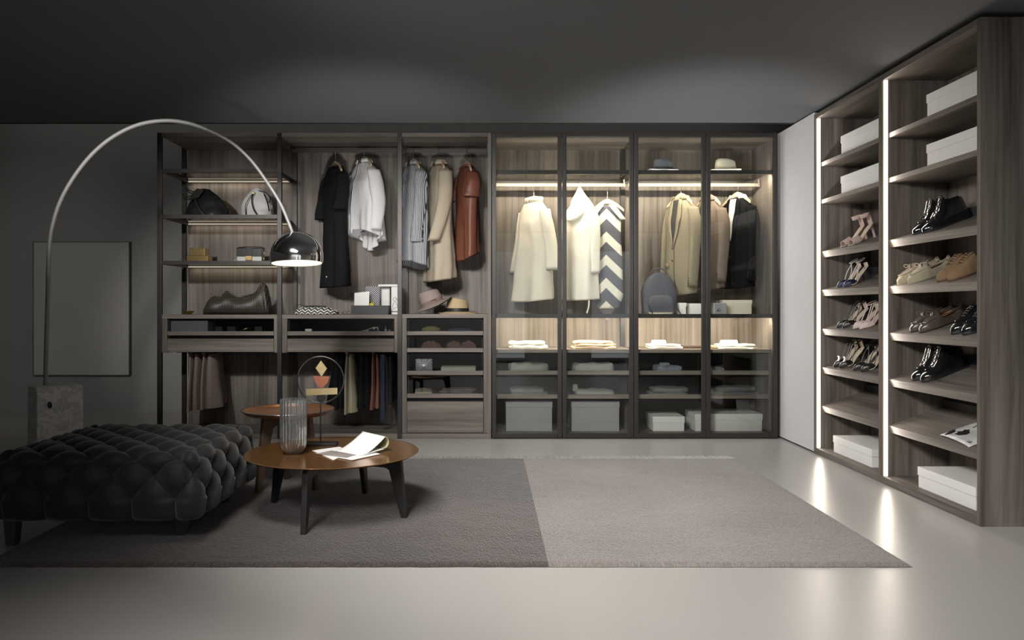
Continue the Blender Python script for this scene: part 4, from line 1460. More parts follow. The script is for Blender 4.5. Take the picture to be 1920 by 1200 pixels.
for dx, dz in ((0, 0), (3, -4)):
    build('drawstring', MB().tube(catmull([(ix(374 + dx), YI - 0.04, z_(46 + dz)), (ix(362), YI - 0.06, z_(50 + dz)), (ix(350 + dx), YI - 0.05, z_(55 + dz)), (ix(346 + dx), YI - 0.05, z_(48 + dz)), (ix(352), YI - 0.06, z_(38 + dz)), (ix(368 + dx), YI - 0.06, z_(42 + dz))], 6), 0.005, 8), BLACK, t, smooth=True)
build('front_tab', MB().prism([(ix(362), z_(30)), (ix(380), z_(36)), (ix(390), z_(50)), (ix(378), z_(53)), (ix(368), z_(44))], 'y', YI - 0.105, YI - 0.097), LEATHER, t, bevel=0.003)

t = thing('handbag', 'soft white leather bucket bag with black straps on the glass shelf', 'bag', (ix(484), YI, z2), group='handbags on the glass shelves')
m = lump(prings([(B0, 455, 511), (B0 - 4, 453, 513), (B0 - 22, 455, 512), (B0 - 36, 459, 507), (B0 - 46, 466, 500), (B0 - 54, 473, 492), (B0 - 56, 478, 488)], YI, z2, B0, 0.10, 0.03), 48, 0.8, 0.12, 5.0)
build('bag_body', m, WLEATH, t, smooth=True, angle=180)
for pts in ([(480, 45), (473, 36), (467, 20), (469, 1)], [(480, 45), (478, 34), (482, 16), (491, 1)]):
    build('strap', MB().tube(catmull([(ix(p), YI - 0.055 - 0.062 * (1 - d / 48) ** 0.5, z_(d)) for p, d in pts], 6), 0.008, 8, flat=0.003), BLACK, t, smooth=True)
build('strap', MB().tube(catmull([(ix(489), YI - 0.06, z_(50)), (ix(502), YI - 0.08, z_(46)), (ix(512), YI - 0.09, z_(36)), (ix(509), YI - 0.09, z_(27)), (ix(502), YI - 0.08, z_(38))], 6), 0.008, 8, flat=0.003), BLACK, t, smooth=True)
build('strap', MB().tube(catmull([(ix(500), YI - 0.08, z_(44)), (ix(508), YI - 0.1, z_(26)), (ix(511), YI - 0.1, z_(11))], 6), 0.009, 8, flat=0.003), BLACK, t, smooth=True)
build('clasp', MB().box(ix(478), ix(482), YI - 0.085, YI - 0.07, z_(43), z_(47)), GOLD, t, bevel=0.002)

# --- glass shelf 3: gold box and two-tone purse
z3 = fz(492.5) + 0.0122
def z3_(d):
    return z3 + d / si
t = thing('gold_clutch', 'small gold stepped box clutch on the lower glass shelf', 'clutch', (ix(374), YI, z3), group='handbags on the glass shelves')
build('upper_tier', bx(ix(359), ix(388), YI - 0.05, YI + 0.05, z3, z3_(27)), GOLD, t, bevel=0.003)
build('lower_tier', bx(ix(354.5), ix(394), YI - 0.06, YI + 0.06, z3, z3_(13)), GOLD, t, bevel=0.003)
DG = plain('dark_gold', (0.16, 0.11, 0.04), 0.4, 0.8)
for r_ in range(3):
    for c_ in range(4):
        d0 = 6 + r_ * 8
        yy = YI - 0.0505 if d0 > 12 else YI - 0.0605
        build('window_panel', bx(ix(365 + c_ * 5.4), ix(368.6 + c_ * 5.4), yy - 0.0015, yy + 0.004, z3_(d0), z3_(d0 + 4.5)), DG, t)

t = thing('handbag', 'small two-tone black and white purse with gold clasp and chain', 'bag', (ix(471), YI, z3), group='handbags on the glass shelves')
build('bag_body', bx(ix(447), ix(493), YI - 0.04, YI + 0.04, z3, z3_(27)), WLEATH, t, bevel=0.006)
build('flap', MB().box(ix(446.5), ix(493.5), YI - 0.046, YI - 0.039, z3_(11.5), z3_(27)).box(ix(446.5), ix(493.5), YI - 0.046, YI + 0.042, z3_(27), z3_(28)), LEATHER, t, bevel=0.003)
build('center_band', bx(ix(464), ix(476), YI - 0.049, YI - 0.045, z3_(11.5), z3_(27.5)), LEATHER, t, bevel=0.001)
build('clasp', bx(ix(463.5), ix(475.5), YI - 0.055, YI - 0.047, z3_(4), z3_(13)), GOLD, t, bevel=0.003)
ch = catmull([(ix(447), YI, z3_(29)), (ix(470), YI - 0.01, z3_(30)), (ix(493), YI, z3_(29)), (ix(496.5), YI - 0.02, z3_(20)), (ix(497), YI - 0.03, z3_(4)), (ix(503), YI - 0.05, z3 + 0.006)], 10)
m = MB()
for i in range(0, len(ch) - 1):
    a_ = Vector(ch[i]); b_ = Vector(ch[i + 1])
    m.tube([a_.lerp(b_, 0.1), a_.lerp(b_, 0.9)], 0.0045 if i % 2 else 0.003, 6)
build('chain', m, GOLD, t, smooth=True)
build('strap_end', MB().tube(catmull([(ix(447), YI - 0.02, z3_(8)), (ix(442), YI - 0.05, z3_(3)), (ix(435), YI - 0.07, z3 + 0.004)], 6), 0.006, 8, flat=0.003), WLEATH, t, smooth=True)

# --- top of the first drawer unit: gold bowl and woven bag
zd = fz(590) + 0.0004
Yd = 6.62
sd = F / Yd
def dx_(px):
    return (px - CX) / sd
def dz_(py):
    return HC - (py - CY) / sd
t = thing('gold_bowl', 'tiny gold lotus-petal bowl beside the woven bag', 'bowl', (dx_(353.5), Yd, zd))
build('bowl', MB().lathe([(0.001, 0), (0.022, 0), (0.034, 0.012), (0.047, 0.03), (0.045, 0.03), (0.03, 0.014), (0.001, 0.006)], 40, dx_(353.5), Yd, zd, fn=lambda a, z: 1 + 0.10 * abs(math.sin(4 * a)) * (z / 0.03)), GOLD, t, smooth=True)


def weave(nt, v):
    mp = nt.nodes.new('ShaderNodeMapping')
    mp.inputs['Rotation'].default_value = (0, R(45), 0)
    nt.links.new(v, mp.inputs['Vector'])
    s = nt.nodes.new('ShaderNodeSeparateXYZ')
    nt.links.new(mp.outputs[0], s.inputs[0])
    f1 = mth(nt, 'SINE', mth(nt, 'MULTIPLY', s.outputs['X'], 360.0))
    f2 = mth(nt, 'SINE', mth(nt, 'MULTIPLY', s.outputs['Z'], 360.0))
    f = mth(nt, 'GREATER_THAN', mth(nt, 'MULTIPLY', f1, f2), 0.5)
    return mixc(nt, f, (0.010, 0.009, 0.009), (0.20, 0.17, 0.125))


WEAVE = pattern('woven_leather', weave, 0.5)
prof = [(383, 4), (385, 14), (389, 22), (395, 31), (402, 34), (410, 33), (417, 33), (422, 38), (429, 43), (435, 40), (443, 34), (450, 32), (460, 34), (470, 36), (480, 39), (486, 46), (490, 54), (494, 59), (497, 60), (500, 54), (503, 40), (506, 22), (508, 10), (507, 4)]
rings = []
for i, (p, h) in enumerate(prof):
    n_ = 28
    H = h / sd
    d = 0.11 * min(1, (0.25 + min(i, len(prof) - 1 - i) / 5)) * (1 - 0.5 * max(0, (h - 34) / 30))
    rings.append([(dx_(p) + 0.006 * noise.noise((i, j * 0.6, 3)), Yd - 0.0 + d * sgnpow(math.cos(2 * PI * j / n_), 0.7) * (1 - 0.45 * max(0, math.sin(2 * PI * j / n_))) + 0.012 * noise.noise((i * 0.7, j * 0.35, 1)),
                   zd + H * (0.5 + 0.5 * sgnpow(math.sin(2 * PI * j / n_), 0.7))) for j in range(n_)])
t = thing('woven_bag', 'slouchy black woven leather bag on the drawer unit', 'bag', (dx_(445), Yd, zd))
build('bag_body', MB().loft(rings), WEAVE, t, smooth=True, angle=180)
build('bag_rim', MB().tube(catmull([(dx_(p), Yd - 0.035 + 0.01 * math.sin(i), zd + h / sd + 0.0015) for i, (p, h) in enumerate(prof[4:20])], 4), 0.006, 8), WEAVE, t, smooth=True)

# --- top of the second drawer unit
def zigzag(nt, v):
    s = nt.nodes.new('ShaderNodeSeparateXYZ')
    nt.links.new(v, s.inputs[0])
    tri = mth(nt, 'PINGPONG', s.outputs['X'], 0.027)
    f = mth(nt, 'GREATER_THAN', mth(nt, 'FRACT', mth(nt, 'MULTIPLY', mth(nt, 'ADD', s.outputs['Z'], mth(nt, 'MULTIPLY', tri, 0.75)), 40.0)), 0.5)
    return mixc(nt, f, (0.012, 0.012, 0.012), (0.62, 0.6, 0.57))


t = thing('zigzag_clutch', 'flat black and white zigzag patterned clutch', 'clutch', (dx_(594), Yd, zd), group='bags on the drawer units')
build('pouch', lump([(zd, dx_(594), Yd, 0.175, 0.09), (zd + 0.012, dx_(594), Yd, 0.195, 0.10), (zd + 0.035, dx_(594), Yd, 0.18, 0.09), (zd + 0.055, dx_(592), Yd, 0.14, 0.06), (zd + 0.066, dx_(590), Yd, 0.11, 0.02)], 48, 0.75, 0.04), pattern('zigzag_knit', zigzag), t, smooth=True, angle=180)
build('zip_edge', MB().tube([(dx_(570), Yd - 0.02, zd + 0.066), (dx_(590), Yd - 0.03, zd + 0.071), (dx_(612), Yd - 0.02, zd + 0.066)], 0.008, 8), BLACK, t, smooth=True)
build('wrist_cord', MB().tube(catmull([(dx_(573), Yd - 0.02, zd + 0.066), (dx_(566), Yd - 0.04, zd + 0.085), (dx_(558), Yd - 0.05, zd + 0.078), (dx_(553), Yd - 0.05, zd + 0.05), (dx_(560), Yd - 0.06, zd + 0.03)], 6), 0.0025, 6), BLACK, t, smooth=True)
t = thing('eyeglasses', 'thin dark eyeglasses lying between clutch and black tray', 'glasses', (dx_(652), Yd - 0.05, zd))
for px in (648, 657):
    build('lens_rim', MB().tube([(dx_(px) + 0.018 * math.cos(a), Yd - 0.06, zd + 0.016 + 0.013 * math.sin(a)) for a in [2 * PI * k / 20 for k in range(21)]], 0.0018, 6), BLACK, t, smooth=True)
for pa_, pb_ in ((643.5, 645), (661, 660)):
    build('temple', MB().tube([(dx_(pa_), Yd - 0.06, zd + 0.018), (dx_(pb_), Yd + 0.02, zd + 0.006)], 0.0018, 6), BLACK, t)
t = thing('desk_tray', 'low black leather tray box holding cards and a bottle', 'tray', (dx_(696), Yd, zd))
x0_, x1_ = dx_(662), dx_(730)
m = MB().box(x0_, x1_, Yd - 0.09, Yd - 0.083, zd, zd + 0.078).box(x0_, x1_, Yd + 0.083, Yd + 0.09, zd, zd + 0.078).box(x0_, x0_ + 0.007, Yd - 0.083, Yd + 0.083, zd, zd + 0.078).box(x1_ - 0.007, x1_, Yd - 0.083, Yd + 0.083, zd, zd + 0.078)
build('tray_walls', m, plain('tray_leather', (0.014, 0.015, 0.019), 0.5), t)
build('tray_floor', bx(x0_ + 0.007, x1_ - 0.007, Yd - 0.083, Yd + 0.083, zd, zd + 0.006), BLACK, t)
zt_ = zd + 0.0065
o = build('white_card', MB().prism([(dx_(666), zt_), (dx_(693.5), zt_), (dx_(694.5), dz_(546.5)), (dx_(667), dz_(549.5))], 'y', Yd - 0.06, Yd - 0.054), PAPER)
tag(o, 'blank white card standing in the black tray', 'card')


def lattice(nt, v):
    s = nt.nodes.new('ShaderNodeSeparateXYZ')
    nt.links.new(v, s.inputs[0])
    f1 = mth(nt, 'SINE', mth(nt, 'MULTIPLY', s.outputs['X'], 330.0))
    f2 = mth(nt, 'SINE', mth(nt, 'MULTIPLY', s.outputs['Z'], 330.0))
    return mixc(nt, mth(nt, 'GREATER_THAN', mth(nt, 'MULTIPLY', f1, f2), 0.15), (0.05, 0.05, 0.07), (0.6, 0.6, 0.6))


t = thing('patterned_notebook', 'black and white dotted notebook standing in the tray', 'notebook', (dx_(698), Yd + 0.03, zt_))
build('cover', bx(dx_(684), dx_(711), Yd + 0.03, Yd + 0.033, zt_, dz_(537)), pattern('dotted_cover', lattice), t)
build('cover', bx(dx_(684), dx_(711), Yd + 0.045, Yd + 0.048, zt_, dz_(537)), pattern('dotted_cover_back', lattice), t)
build('pages', bx(dx_(684.6), dx_(710.4), Yd + 0.033, Yd + 0.045, zt_ + 0.002, dz_(537.6)), PAPER, t)
t = thing('perfume_bottle', 'small yellow bottle beside the white card in the tray', 'bottle', (dx_(698), Yd - 0.03, zt_))
YEL = plain('yellow_glass', (0.55, 0.50, 0.05), 0.25)
build('bottle', lump([(zt_, dx_(698.2), Yd - 0.03, 0.021, 0.018), (zt_ + 0.085, dx_(698.2), Yd - 0.03, 0.021, 0.018), (zt_ + 0.093, dx_(698.2), Yd - 0.03, 0.012, 0.011)], 24, 0.5), YEL, t, smooth=True)
build('cap', MB().lathe([(0.010, 0.093), (0.010, 0.112), (0.001, 0.112)], 16, dx_(698.2), Yd - 0.03, zt_), GOLD, t, smooth=True)
# white file boxes at the end of the shelf
t = thing('file_box', 'white standing file box beside the dotted notebook', 'box', (dx_(722), Yd + 0.12, zd), group='white file boxes')
build('box_body', bx(dx_(711), dx_(728), Yd + 0.10, Yd + 0.30, zd, dz_(538)), plain('pale_grey_card', (0.55, 0.55, 0.56), 0.7), t, bevel=0.002)
build('spine_label', bx(dx_(713.5), dx_(725.5), Yd + 0.0985, Yd + 0.10, zd + 0.03, dz_(543)), WHITE, t)
t = thing('file_box', 'white file box with a line-drawn figure on its spine', 'box', (dx_(741), Yd + 0.05, zd), group='white file boxes')
xa_, xb_ = dx_(732.5), dx_(745)
build('box_body', bx(xa_, xb_, Yd + 0.04, Yd + 0.26, zd, dz_(537.5)), WHITE, t, bevel=0.002)
m = MB()
def stroke(pts):
    m.tube(catmull([(dx_(p), Yd + 0.0392, dz_(q)) for p, q in pts], 5), 0.0016, 5)
stroke([(737, 558), (736, 562), (739, 565), (742, 562), (741, 558), (738, 557)])
stroke([(741, 558), (744, 562), (744.6, 567)])
stroke([(739, 566), (736, 571), (734.5, 577)])
stroke([(741, 566), (743, 571), (744.5, 576)])
stroke([(734, 582), (738, 578), (743, 576)])
build('drawing', m, BLACK, t)
build('spine_band', bx(xa_, xb_, Yd + 0.0385, Yd + 0.04, dz_(585), dz_(583.5)), BLACK, t)
o = build('white_tray', bx(dx_(708), dx_(745.5), Yd + 0.03, Yd + 0.29, dz_(537), dz_(533)), WHITE, bevel=0.002)
tag(o, 'thin white lid lying across the two white file boxes', 'lid')

# ------------------------------------------------------------------ hats
def hat(label, cx_, cy_, z, R_, r_, h, mat, band, rot=(0, 0, 0), dome=True, brimcurl=0.012, group='hats', buckle=False, name='hat', pinch=0.25, up=0.0):
    t = thing(name, label, 'hat', (cx_, cy_, z), rot, group)
    n = 56

    def brim_z(r, a):
        k = (r - r_) / (R_ - r_)
        return 0.02 - 0.02 * k + up * k + brimcurl * math.cos(2 * a) * k * k
    rings = []
    for rr_, dz in ((r_ * 0.98, 0.0), ((R_ + r_) / 2, 0.0), (R_, 0.0), (R_, -0.003), ((R_ + r_) / 2, -0.003), (r_ * 0.98, -0.003)):
        rings.append([(rr_ * math.cos(a), rr_ * 0.86 * math.sin(a), brim_z(rr_, a) + dz) for a in [2 * PI * j / n for j in range(n)]])
    rings.append(rings[0])
    build('brim', MB().loft(rings, False, False), mat, t, smooth=True, world=False, angle=60)
    rings = []
    prof = [(1.0, 0.0), (0.99, 0.3), (0.95, 0.65), (0.90, 0.88), (0.80, 0.98), (0.60, 1.0), (0.3, 0.97), (0.02, 0.95)]
    for k, u in prof:
        ring = []
        for j in range(n):
            a = 2 * PI * j / n
            fr = max(0, math.cos(a)) ** 2
            z_h = 0.018 + h * u * (1 - 0.10 * (1 - fr) * 0)
            dip = pinch * h * (u > 0.9) * (1 - k) * (1 if dome else 0)
            ring.append((r_ * k * math.cos(a) * (1.0), r_ * 0.86 * k * math.sin(a) * (1 - 0.25 * (u > 0.5) * fr * (1 if dome else 0)), z_h - dip + 0.012 * u * math.cos(a + 2.6)))
        rings.append(ring)
    build('crown', MB().loft(rings, False, True), mat, t, smooth=True, world=False, angle=70)
    rings = [[(r_ * k * math.cos(a), r_ * 0.86 * k * math.sin(a), z_) for a in [2 * PI * j / n for j in range(n)]] for k, z_ in ((1.012, 0.018), (1.016, 0.02), (1.01, 0.018 + h * 0.28), (0.995, 0.018 + h * 0.28))]
    bd = build('hat_band', MB().loft(rings, False, False), band, t, smooth=True, world=False)
    if buckle:
        build('buckle', MB().tube([(r_ * 0.2 + 0.02 * sx_, -r_ * 0.86 * 1.02 - 0.004, 0.03 + 0.014 * sz_) for sx_, sz_ in ((-1, -1), (1, -1), (1, 1), (-1, 1), (-1, -1))], 0.003, 6), plain('tan_buckle', (0.20, 0.09, 0.05), 0.4), bd, world=False)
    return t


STRAW = plain('straw', (0.42, 0.32, 0.18), 0.8, bump=0.5, bscale=260, var=0.2, vscale=120)
PSTR = plain('rose_straw', (0.25, 0.20, 0.18), 0.8, bump=0.5, bscale=260, var=0.2, vscale=120)
zh = fz(589) + 0.0005
Yh = 6.66
hat('straw hat with a wide black band resting on the drawer chest', ix(858, Yh), Yh, zh, 0.178, 0.098, 0.115, STRAW, BLACK, (0, 0, R(4)), pinch=0.1, group='straw hats')
hat('rose-grey straw hat with buckled band tilted against the straw hat', ix(814, Yh), Yh - 0.06, zh + 0.072, 0.178, 0.098, 0.118, PSTR, plain('rose_band', (0.17, 0.12, 0.11), 0.8), (0, R(-23), 0), pinch=0.1, buckle=True, group='straw hats')
zgs = fz(321.5) + 0.0125
hat('blue-grey felt fedora on the glass shelf above the beige blazer', ix(1243, 6.64), 6.64, zgs + 0.006, 0.14, 0.086, 0.095, plain('grey_felt', (0.11, 0.12, 0.15), 0.9), plain('grey_band', (0.05, 0.055, 0.07), 0.7), (0, 0, R(8)), group='felt hats', up=0.022, brimcurl=0.005)
hat('cream felt fedora on the glass shelf above the black suit', ix(1360, 6.64), 6.64, zgs + 0.006, 0.135, 0.09, 0.098, plain('cream_felt', (0.62, 0.57, 0.46), 0.9), plain('cream_band', (0.55, 0.50, 0.40), 0.8), (0, 0, R(-6)), group='felt hats', up=0.022, brimcurl=0.005)

# ------------------------------------------------------------------ backpack and boxes on the second glass shelf
zs2 = fz(592.5) + 0.0125
Yk = 6.64
sk = F / Yk
yk0 = CY + (HC - zs2) * sk
def kx(px):
    return (px - CX) / sk
def kz(py):
    return HC - (py - CY) / sk
NVB = plain('slate_canvas', (0.075, 0.08, 0.10), 0.85, bump=0.1, bscale=80)
t = thing('backpack', 'slate grey canvas backpack standing below the beige blazer', 'backpack', (kx(1235), Yk, zs2))
m = lump(prings([(yk0, 1207, 1263), (yk0 - 3, 1204, 1266), (yk0 - 20, 1203, 1267), (yk0 - 40, 1202, 1268), (yk0 - 56, 1206, 1264), (yk0 - 68, 1214, 1256), (yk0 - 76, 1224, 1246), (yk0 - 78, 1230, 1240)], Yk, zs2, yk0, 0.10, 0.05), 44, 0.65, 0.02)
build('bag_body', m, NVB, t, smooth=True, angle=180)
build('front_pocket', lump([(zs2 + 0.02, kx(1235), Yk - 0.095, 0.105, 0.02), (zs2 + 0.10, kx(1235), Yk - 0.09, 0.11, 0.022), (zs2 + 0.15, kx(1235), Yk - 0.08, 0.09, 0.018), (zs2 + 0.165, kx(1235), Yk - 0.075, 0.06, 0.01)], 32, 0.6), NVB, t, smooth=True, angle=180)
build('carry_handle', MB().tube(catmull([(kx(1220), Yk, kz(yk0 - 73)), (kx(1223), Yk, kz(yk0 - 82)), (kx(1235), Yk, kz(yk0 - 86)), (kx(1247), Yk, kz(yk0 - 82)), (kx(1250), Yk, kz(yk0 - 73))], 6), 0.006, 8), NVB, t, smooth=True)
build('bottom_patch', lump([(zs2 + 0.001, kx(1235), Yk, 0.125, 0.105), (zs2 + 0.022, kx(1235), Yk, 0.135, 0.108)], 44, 0.65), plain('pale_leather_patch', (0.35, 0.33, 0.28), 0.6), t, smooth=True)  # pale tone paints the light on the backpack's bottom
for px in (1211, 1262):
    build('side_strap', MB().tube(catmull([(kx(px), Yk - 0.10, kz(yk0 - 18)), (kx(px + 3), Yk - 0.11, kz(yk0 - 9)), (kx(px + 8), Yk - 0.11, zs2 + 0.006)], 5), 0.005, 6), BLACK, t, smooth=True)
CREAMBOX = plain('cream_card', (0.66, 0.62, 0.53), 0.7)
lidded_box('narrow white box beside the backpack', kx(1270), kx(1284), Yk - 0.06, Yk + 0.06, zs2, 0.10, 0.03, WHITE, group='boxes on the middle glass shelf')
lidded_box('white square box left of the dark door frame', kx(1290), kx(1320), Yk - 0.06, Yk + 0.06, zs2, 0.095, 0.03, WHITE, group='boxes on the middle glass shelf')
lidded_box('cream lidded box below the black suit jacket', kx(1353), kx(1409), Yk - 0.02, Yk + 0.16, zs2, 0.125, 0.035, CREAMBOX, group='boxes on the middle glass shelf')
t = thing('silver_box_bag', 'small silver grey box bag in front of the cream box', 'bag', (kx(1342), Yk - 0.10, zs2))
build('bag_body', bx(kx(1330), kx(1354), Yk - 0.13, Yk - 0.06, zs2, zs2 + 0.098), plain('silver_leather', (0.30, 0.30, 0.31), 0.4), t, bevel=0.006)
build('clasp', MB().tube([(kx(1336 + dx), Yk - 0.134, zs2 + 0.03 + dz) for dx, dz in ((0, 0), (3, 0.022), (7, 0.0), (0, 0))], 0.003, 6), BLACK, t)

# ------------------------------------------------------------------ folded clothes
def folded(label, pl, pr, py_top, zb, mat, Y=6.66, d=0.13, layers=2, seed=0.0, name='folded_cloth', group='folded clothes', collar=None, rough=0.06, cat='clothing'):
    s = F / Y
    x0, x1 = (pl - CX) / s, (pr - CX) / s
    yb0 = CY + (HC - zb) * s
    H = max(0.012, (yb0 - py_top) / s)
    cx_, a_ = (x0 + x1) / 2, (x1 - x0) / 2
    t = thing(name, label, cat, (cx_, Y, zb), group=group)
    for k in range(layers):
        z0, z1 = zb + H * k / layers, zb + H * (k + 1) / layers
        sh = 1 - 0.06 * k
        ox = 0.012 * math.sin(seed * 3 + k * 2)
        m = lump([(z0 + 0.0005, cx_ + ox, Y, a_ * sh * 0.95, d * sh * 0.96), (z0 + (z1 - z0) * .2, cx_ + ox, Y, a_ * sh, d * sh), (z0 + (z1 - z0) * .8, cx_ + ox, Y, a_ * sh * 0.99, d * sh), (z1, cx_ + ox, Y, a_ * sh * 0.9, d * sh * 0.92), (z1 + 0.002, cx_ + ox, Y, a_ * sh * 0.4, d * sh * 0.4)], 60, 0.45, rough, seed + k * 1.7)
        m.v = [(x, y, z + (z1 - z0) * 0.35 * noise.noise((x * 16, y * 16, seed + k)) * (1 if z > z0 + 0.001 else 0)) for x, y, z in m.v]
        build('fold_layer', m, mat, t, smooth=True, angle=70)
    if collar:
        cl, cr_, ch = collar
        xa, xb = (cl - CX) / s, (cr_ - CX) / s
        build('collar', MB().loft([[(xa, Y - 0.03, zb + H * .8), (xb, Y - 0.03, zb + H * .8), (xb, Y + 0.03, zb + H * .8), (xa, Y + 0.03, zb + H * .8)], [(xa + .006, Y - 0.02, zb + H + ch), (xb - .006, Y - 0.02, zb + H + ch), (xb - .006, Y + 0.02, zb + H + ch), (xa + .006, Y + 0.02, zb + H + ch)]]), mat, t, bevel=0.008)
    return t


LW = plain('folded_white_knit', (0.66, 0.63, 0.56), 0.9, bump=0.3, bscale=80)
LP = plain('folded_peach', (0.50, 0.36, 0.25), 0.9, bump=0.2, bscale=60)
LG = plain('folded_grey', (0.42, 0.42, 0.42), 0.9, bump=0.2, bscale=60)
LB = plain('folded_blue_white', (0.45, 0.47, 0.55), 0.9)
zc = wz(655, YC) + 0.0005
folded('folded white knit on the lit counter behind the first glass door', 953, 1026, 640, zc, LW, layers=2, seed=1.0)
folded('peach coloured folded shawl on the lit counter', 1072, 1153, 639, zc, LP, layers=3, seed=2.2, rough=0.12)
folded('folded white shirt with upright collar on the counter beside dark belt', 1212, 1276, 645, zc, LW, layers=2, seed=3.1, collar=(1221, 1249, 0.035), rough=0.12)
folded('folded white shirt with upright collar at the end of the counter', 1340, 1412, 645, zc, LW, layers=2, seed=4.4, collar=(1350, 1383, 0.035), rough=0.12)
t = thing('leather_belt', 'dark coiled leather belt lying on the lit counter', 'belt', (ix(1303, 6.66), 6.66, zc))
build('strap', MB().tube([(ix(1303, 6.66) + (0.05 + 0.004 * k / 10) * 1.7 * math.cos(k * 2 * PI / 24), 6.66 + (0.05 + 0.004 * k / 10) * math.sin(k * 2 * PI / 24), zc + 0.012) for k in range(60)], 0.004, 6, flat=0.011), plain('belt_leather', (0.05, 0.03, 0.02), 0.5), t, smooth=True)
build('buckle', bx(ix(1322, 6.6), ix(1330, 6.6), 6.585, 6.60, zc, zc + 0.026), STEEL, t, bevel=0.002)
folded('small beige folded scarf between the belt and the last shirt', 1326, 1341, 648, zc, plain('folded_beige', (0.36, 0.28, 0.19), 0.9), layers=1, seed=7.0, d=0.06)
za1, za2 = wz(699, YC) - 0.005, wz(743.5, YC) - 0.005
G = 'folded clothes in the glass drawers'
folded('rolled white sweater in the upper glass drawer behind first door', 953, 1026, 681, za1, LW, seed=5.1, group=G, layers=1)
folded('rolled white sweater in the upper glass drawer behind second door', 1075, 1153, 681, za1, LW, seed=5.7, group=G, layers=1)
folded('pale blue folded shirt in the upper glass drawer below the belt', 1228, 1278, 686, za1, LB, seed=6.1, group=G, layers=1, collar=(1236, 1256, 0.03))
folded('small grey cloth in the upper glass drawer beside the frame', 1334, 1352, 688, za1, LG, seed=6.4, group=G, layers=1)
folded('flat white folded shirt in the lower glass drawer behind first door', 956, 1025, 727, za2, LG, seed=7.1, group=G, layers=2)
folded('white knotted towel in the lower glass drawer behind second door', 1080, 1152, 731, za2, LW, seed=7.7, group=G, layers=1, collar=(1073, 1084, 0.05))
folded('grey folded sweater in the lower glass drawer behind third door', 1215, 1287, 726, za2, LG, seed=8.3, group=G, layers=2)
folded('grey folded shirt in the lower glass drawer behind fourth door', 1335, 1415, 724, za2, LG, seed=8.9, group=G, layers=2)
GBOX = plain('grey_card', (0.26, 0.26, 0.27), 0.75)
Yg = 6.58
for lab, a_, b_, top, mt in (('tall grey lidded box at the bottom behind the first glass door', 948, 1036, 752, GBOX), ('tall grey lidded box at the bottom behind the second glass door', 1071, 1162, 752, GBOX),
                             ('pale lidded box at the bottom behind the third glass door', 1224, 1284, 781, WHITE), ('wide pale lidded box at the bottom behind the last glass door', 1303, 1430, 776, WHITE)):
    zb_ = 0.0455
    h_ = wz(top, Yg) - zb_
    lidded_box(lab, wx(a_, Yg), wx(b_, Yg), Yg, Yg + 0.33, zb_, h_, 0.055, mt, group='boxes in the bottom of the glass wardrobes')

# ------------------------------------------------------------------ things inside the open drawers
Yq = 6.60
def qx(px):
    return wx(px, Yq)
zq = fz(629.5) + 0.0205
o = build('grey_tray', bx(qx(316), qx(396), Yq - 0.08, Yq + 0.1, zq, zq + 0.105), plain('grey_felt_tray', (0.20, 0.20, 0.21), 0.8), bevel=0.002)  # grey block stands in for a reflection on the drawer glass
tag(o, 'plain grey felt case in the drawer under the gold bowl', 'case')
def bangle(label, px, r, tiltx, z):
    o = build('bangle', MB().tube([(qx(px) + r * math.cos(a), Yq + r * 0.9 * math.sin(a), z + 0.008 + tiltx * r * math.cos(a)) for a in [2 * PI * k / 40 for k in range(41)]], 0.005, 8), GOLD, smooth=True)
    return tag(o, label, 'bracelet', 'gold bangles')
bangle('thin gold bangle tilted in the drawer under the woven bag', 460, 0.05, 0.25, zq + 0.024)
bangle('thin gold bangle lying flat in the drawer under the woven bag', 463, 0.042, 0.0, zq)
for k, (pa, pb, lab) in enumerate(((402, 415, 'small dark jewellery case beside the grey felt case'), (424, 440, 'dark jewellery case in the middle of the drawer'), (476, 490, 'dark jewellery case right of the gold bangles'))):
    t = thing('jewellery_case', lab, 'case', (qx((pa + pb) / 2), Yq + 0.05, zq), group='jewellery cases')
    build('case_body', bx(qx(pa), qx(pb), Yq + 0.02, Yq + 0.09, zq, zq + 0.035), LINER, t, bevel=0.002)
    build('lid', bx(qx(pa), qx(pb), Yq + 0.018, Yq + 0.092, zq + 0.0355, zq + 0.052), LINER, t, bevel=0.003)
o = build('rolled_scarf', MB().tube([(qx(573), Yq, zq + 0.017), (qx(578), Yq, zq + 0.018), (qx(585), Yq, zq + 0.017)], 0.017, 14), WHITE, smooth=True)
tag(o, 'small white rolled scarf in the drawer under the zigzag clutch', 'scarf')
t = thing('silk_scarf', 'crumpled black and white silk scarf in the drawer', 'scarf', (qx(692), Yq, zq))
build('scarf', lump([(zq, qx(692), Yq, 0.085, 0.06), (zq + 0.012, qx(692), Yq, 0.09, 0.06), (zq + 0.03, qx(699), Yq, 0.05, 0.04), (zq + 0.05, qx(704), Yq, 0.022, 0.02)], 40, 0.9, 0.2, 3.3), pattern('spotted_silk', lambda nt, v: (lambda n: (nt.links.new(v, n.inputs['Vector']), n.inputs['Scale'].__setattr__('default_value', 26), mixc(nt, mth(nt, 'GREATER_THAN', n.outputs['Fac'], 0.55), (0.6, 0.6, 0.58), (0.02, 0.02, 0.02)))[-1])(nt.nodes.new('ShaderNodeTexNoise'))), t, smooth=True)
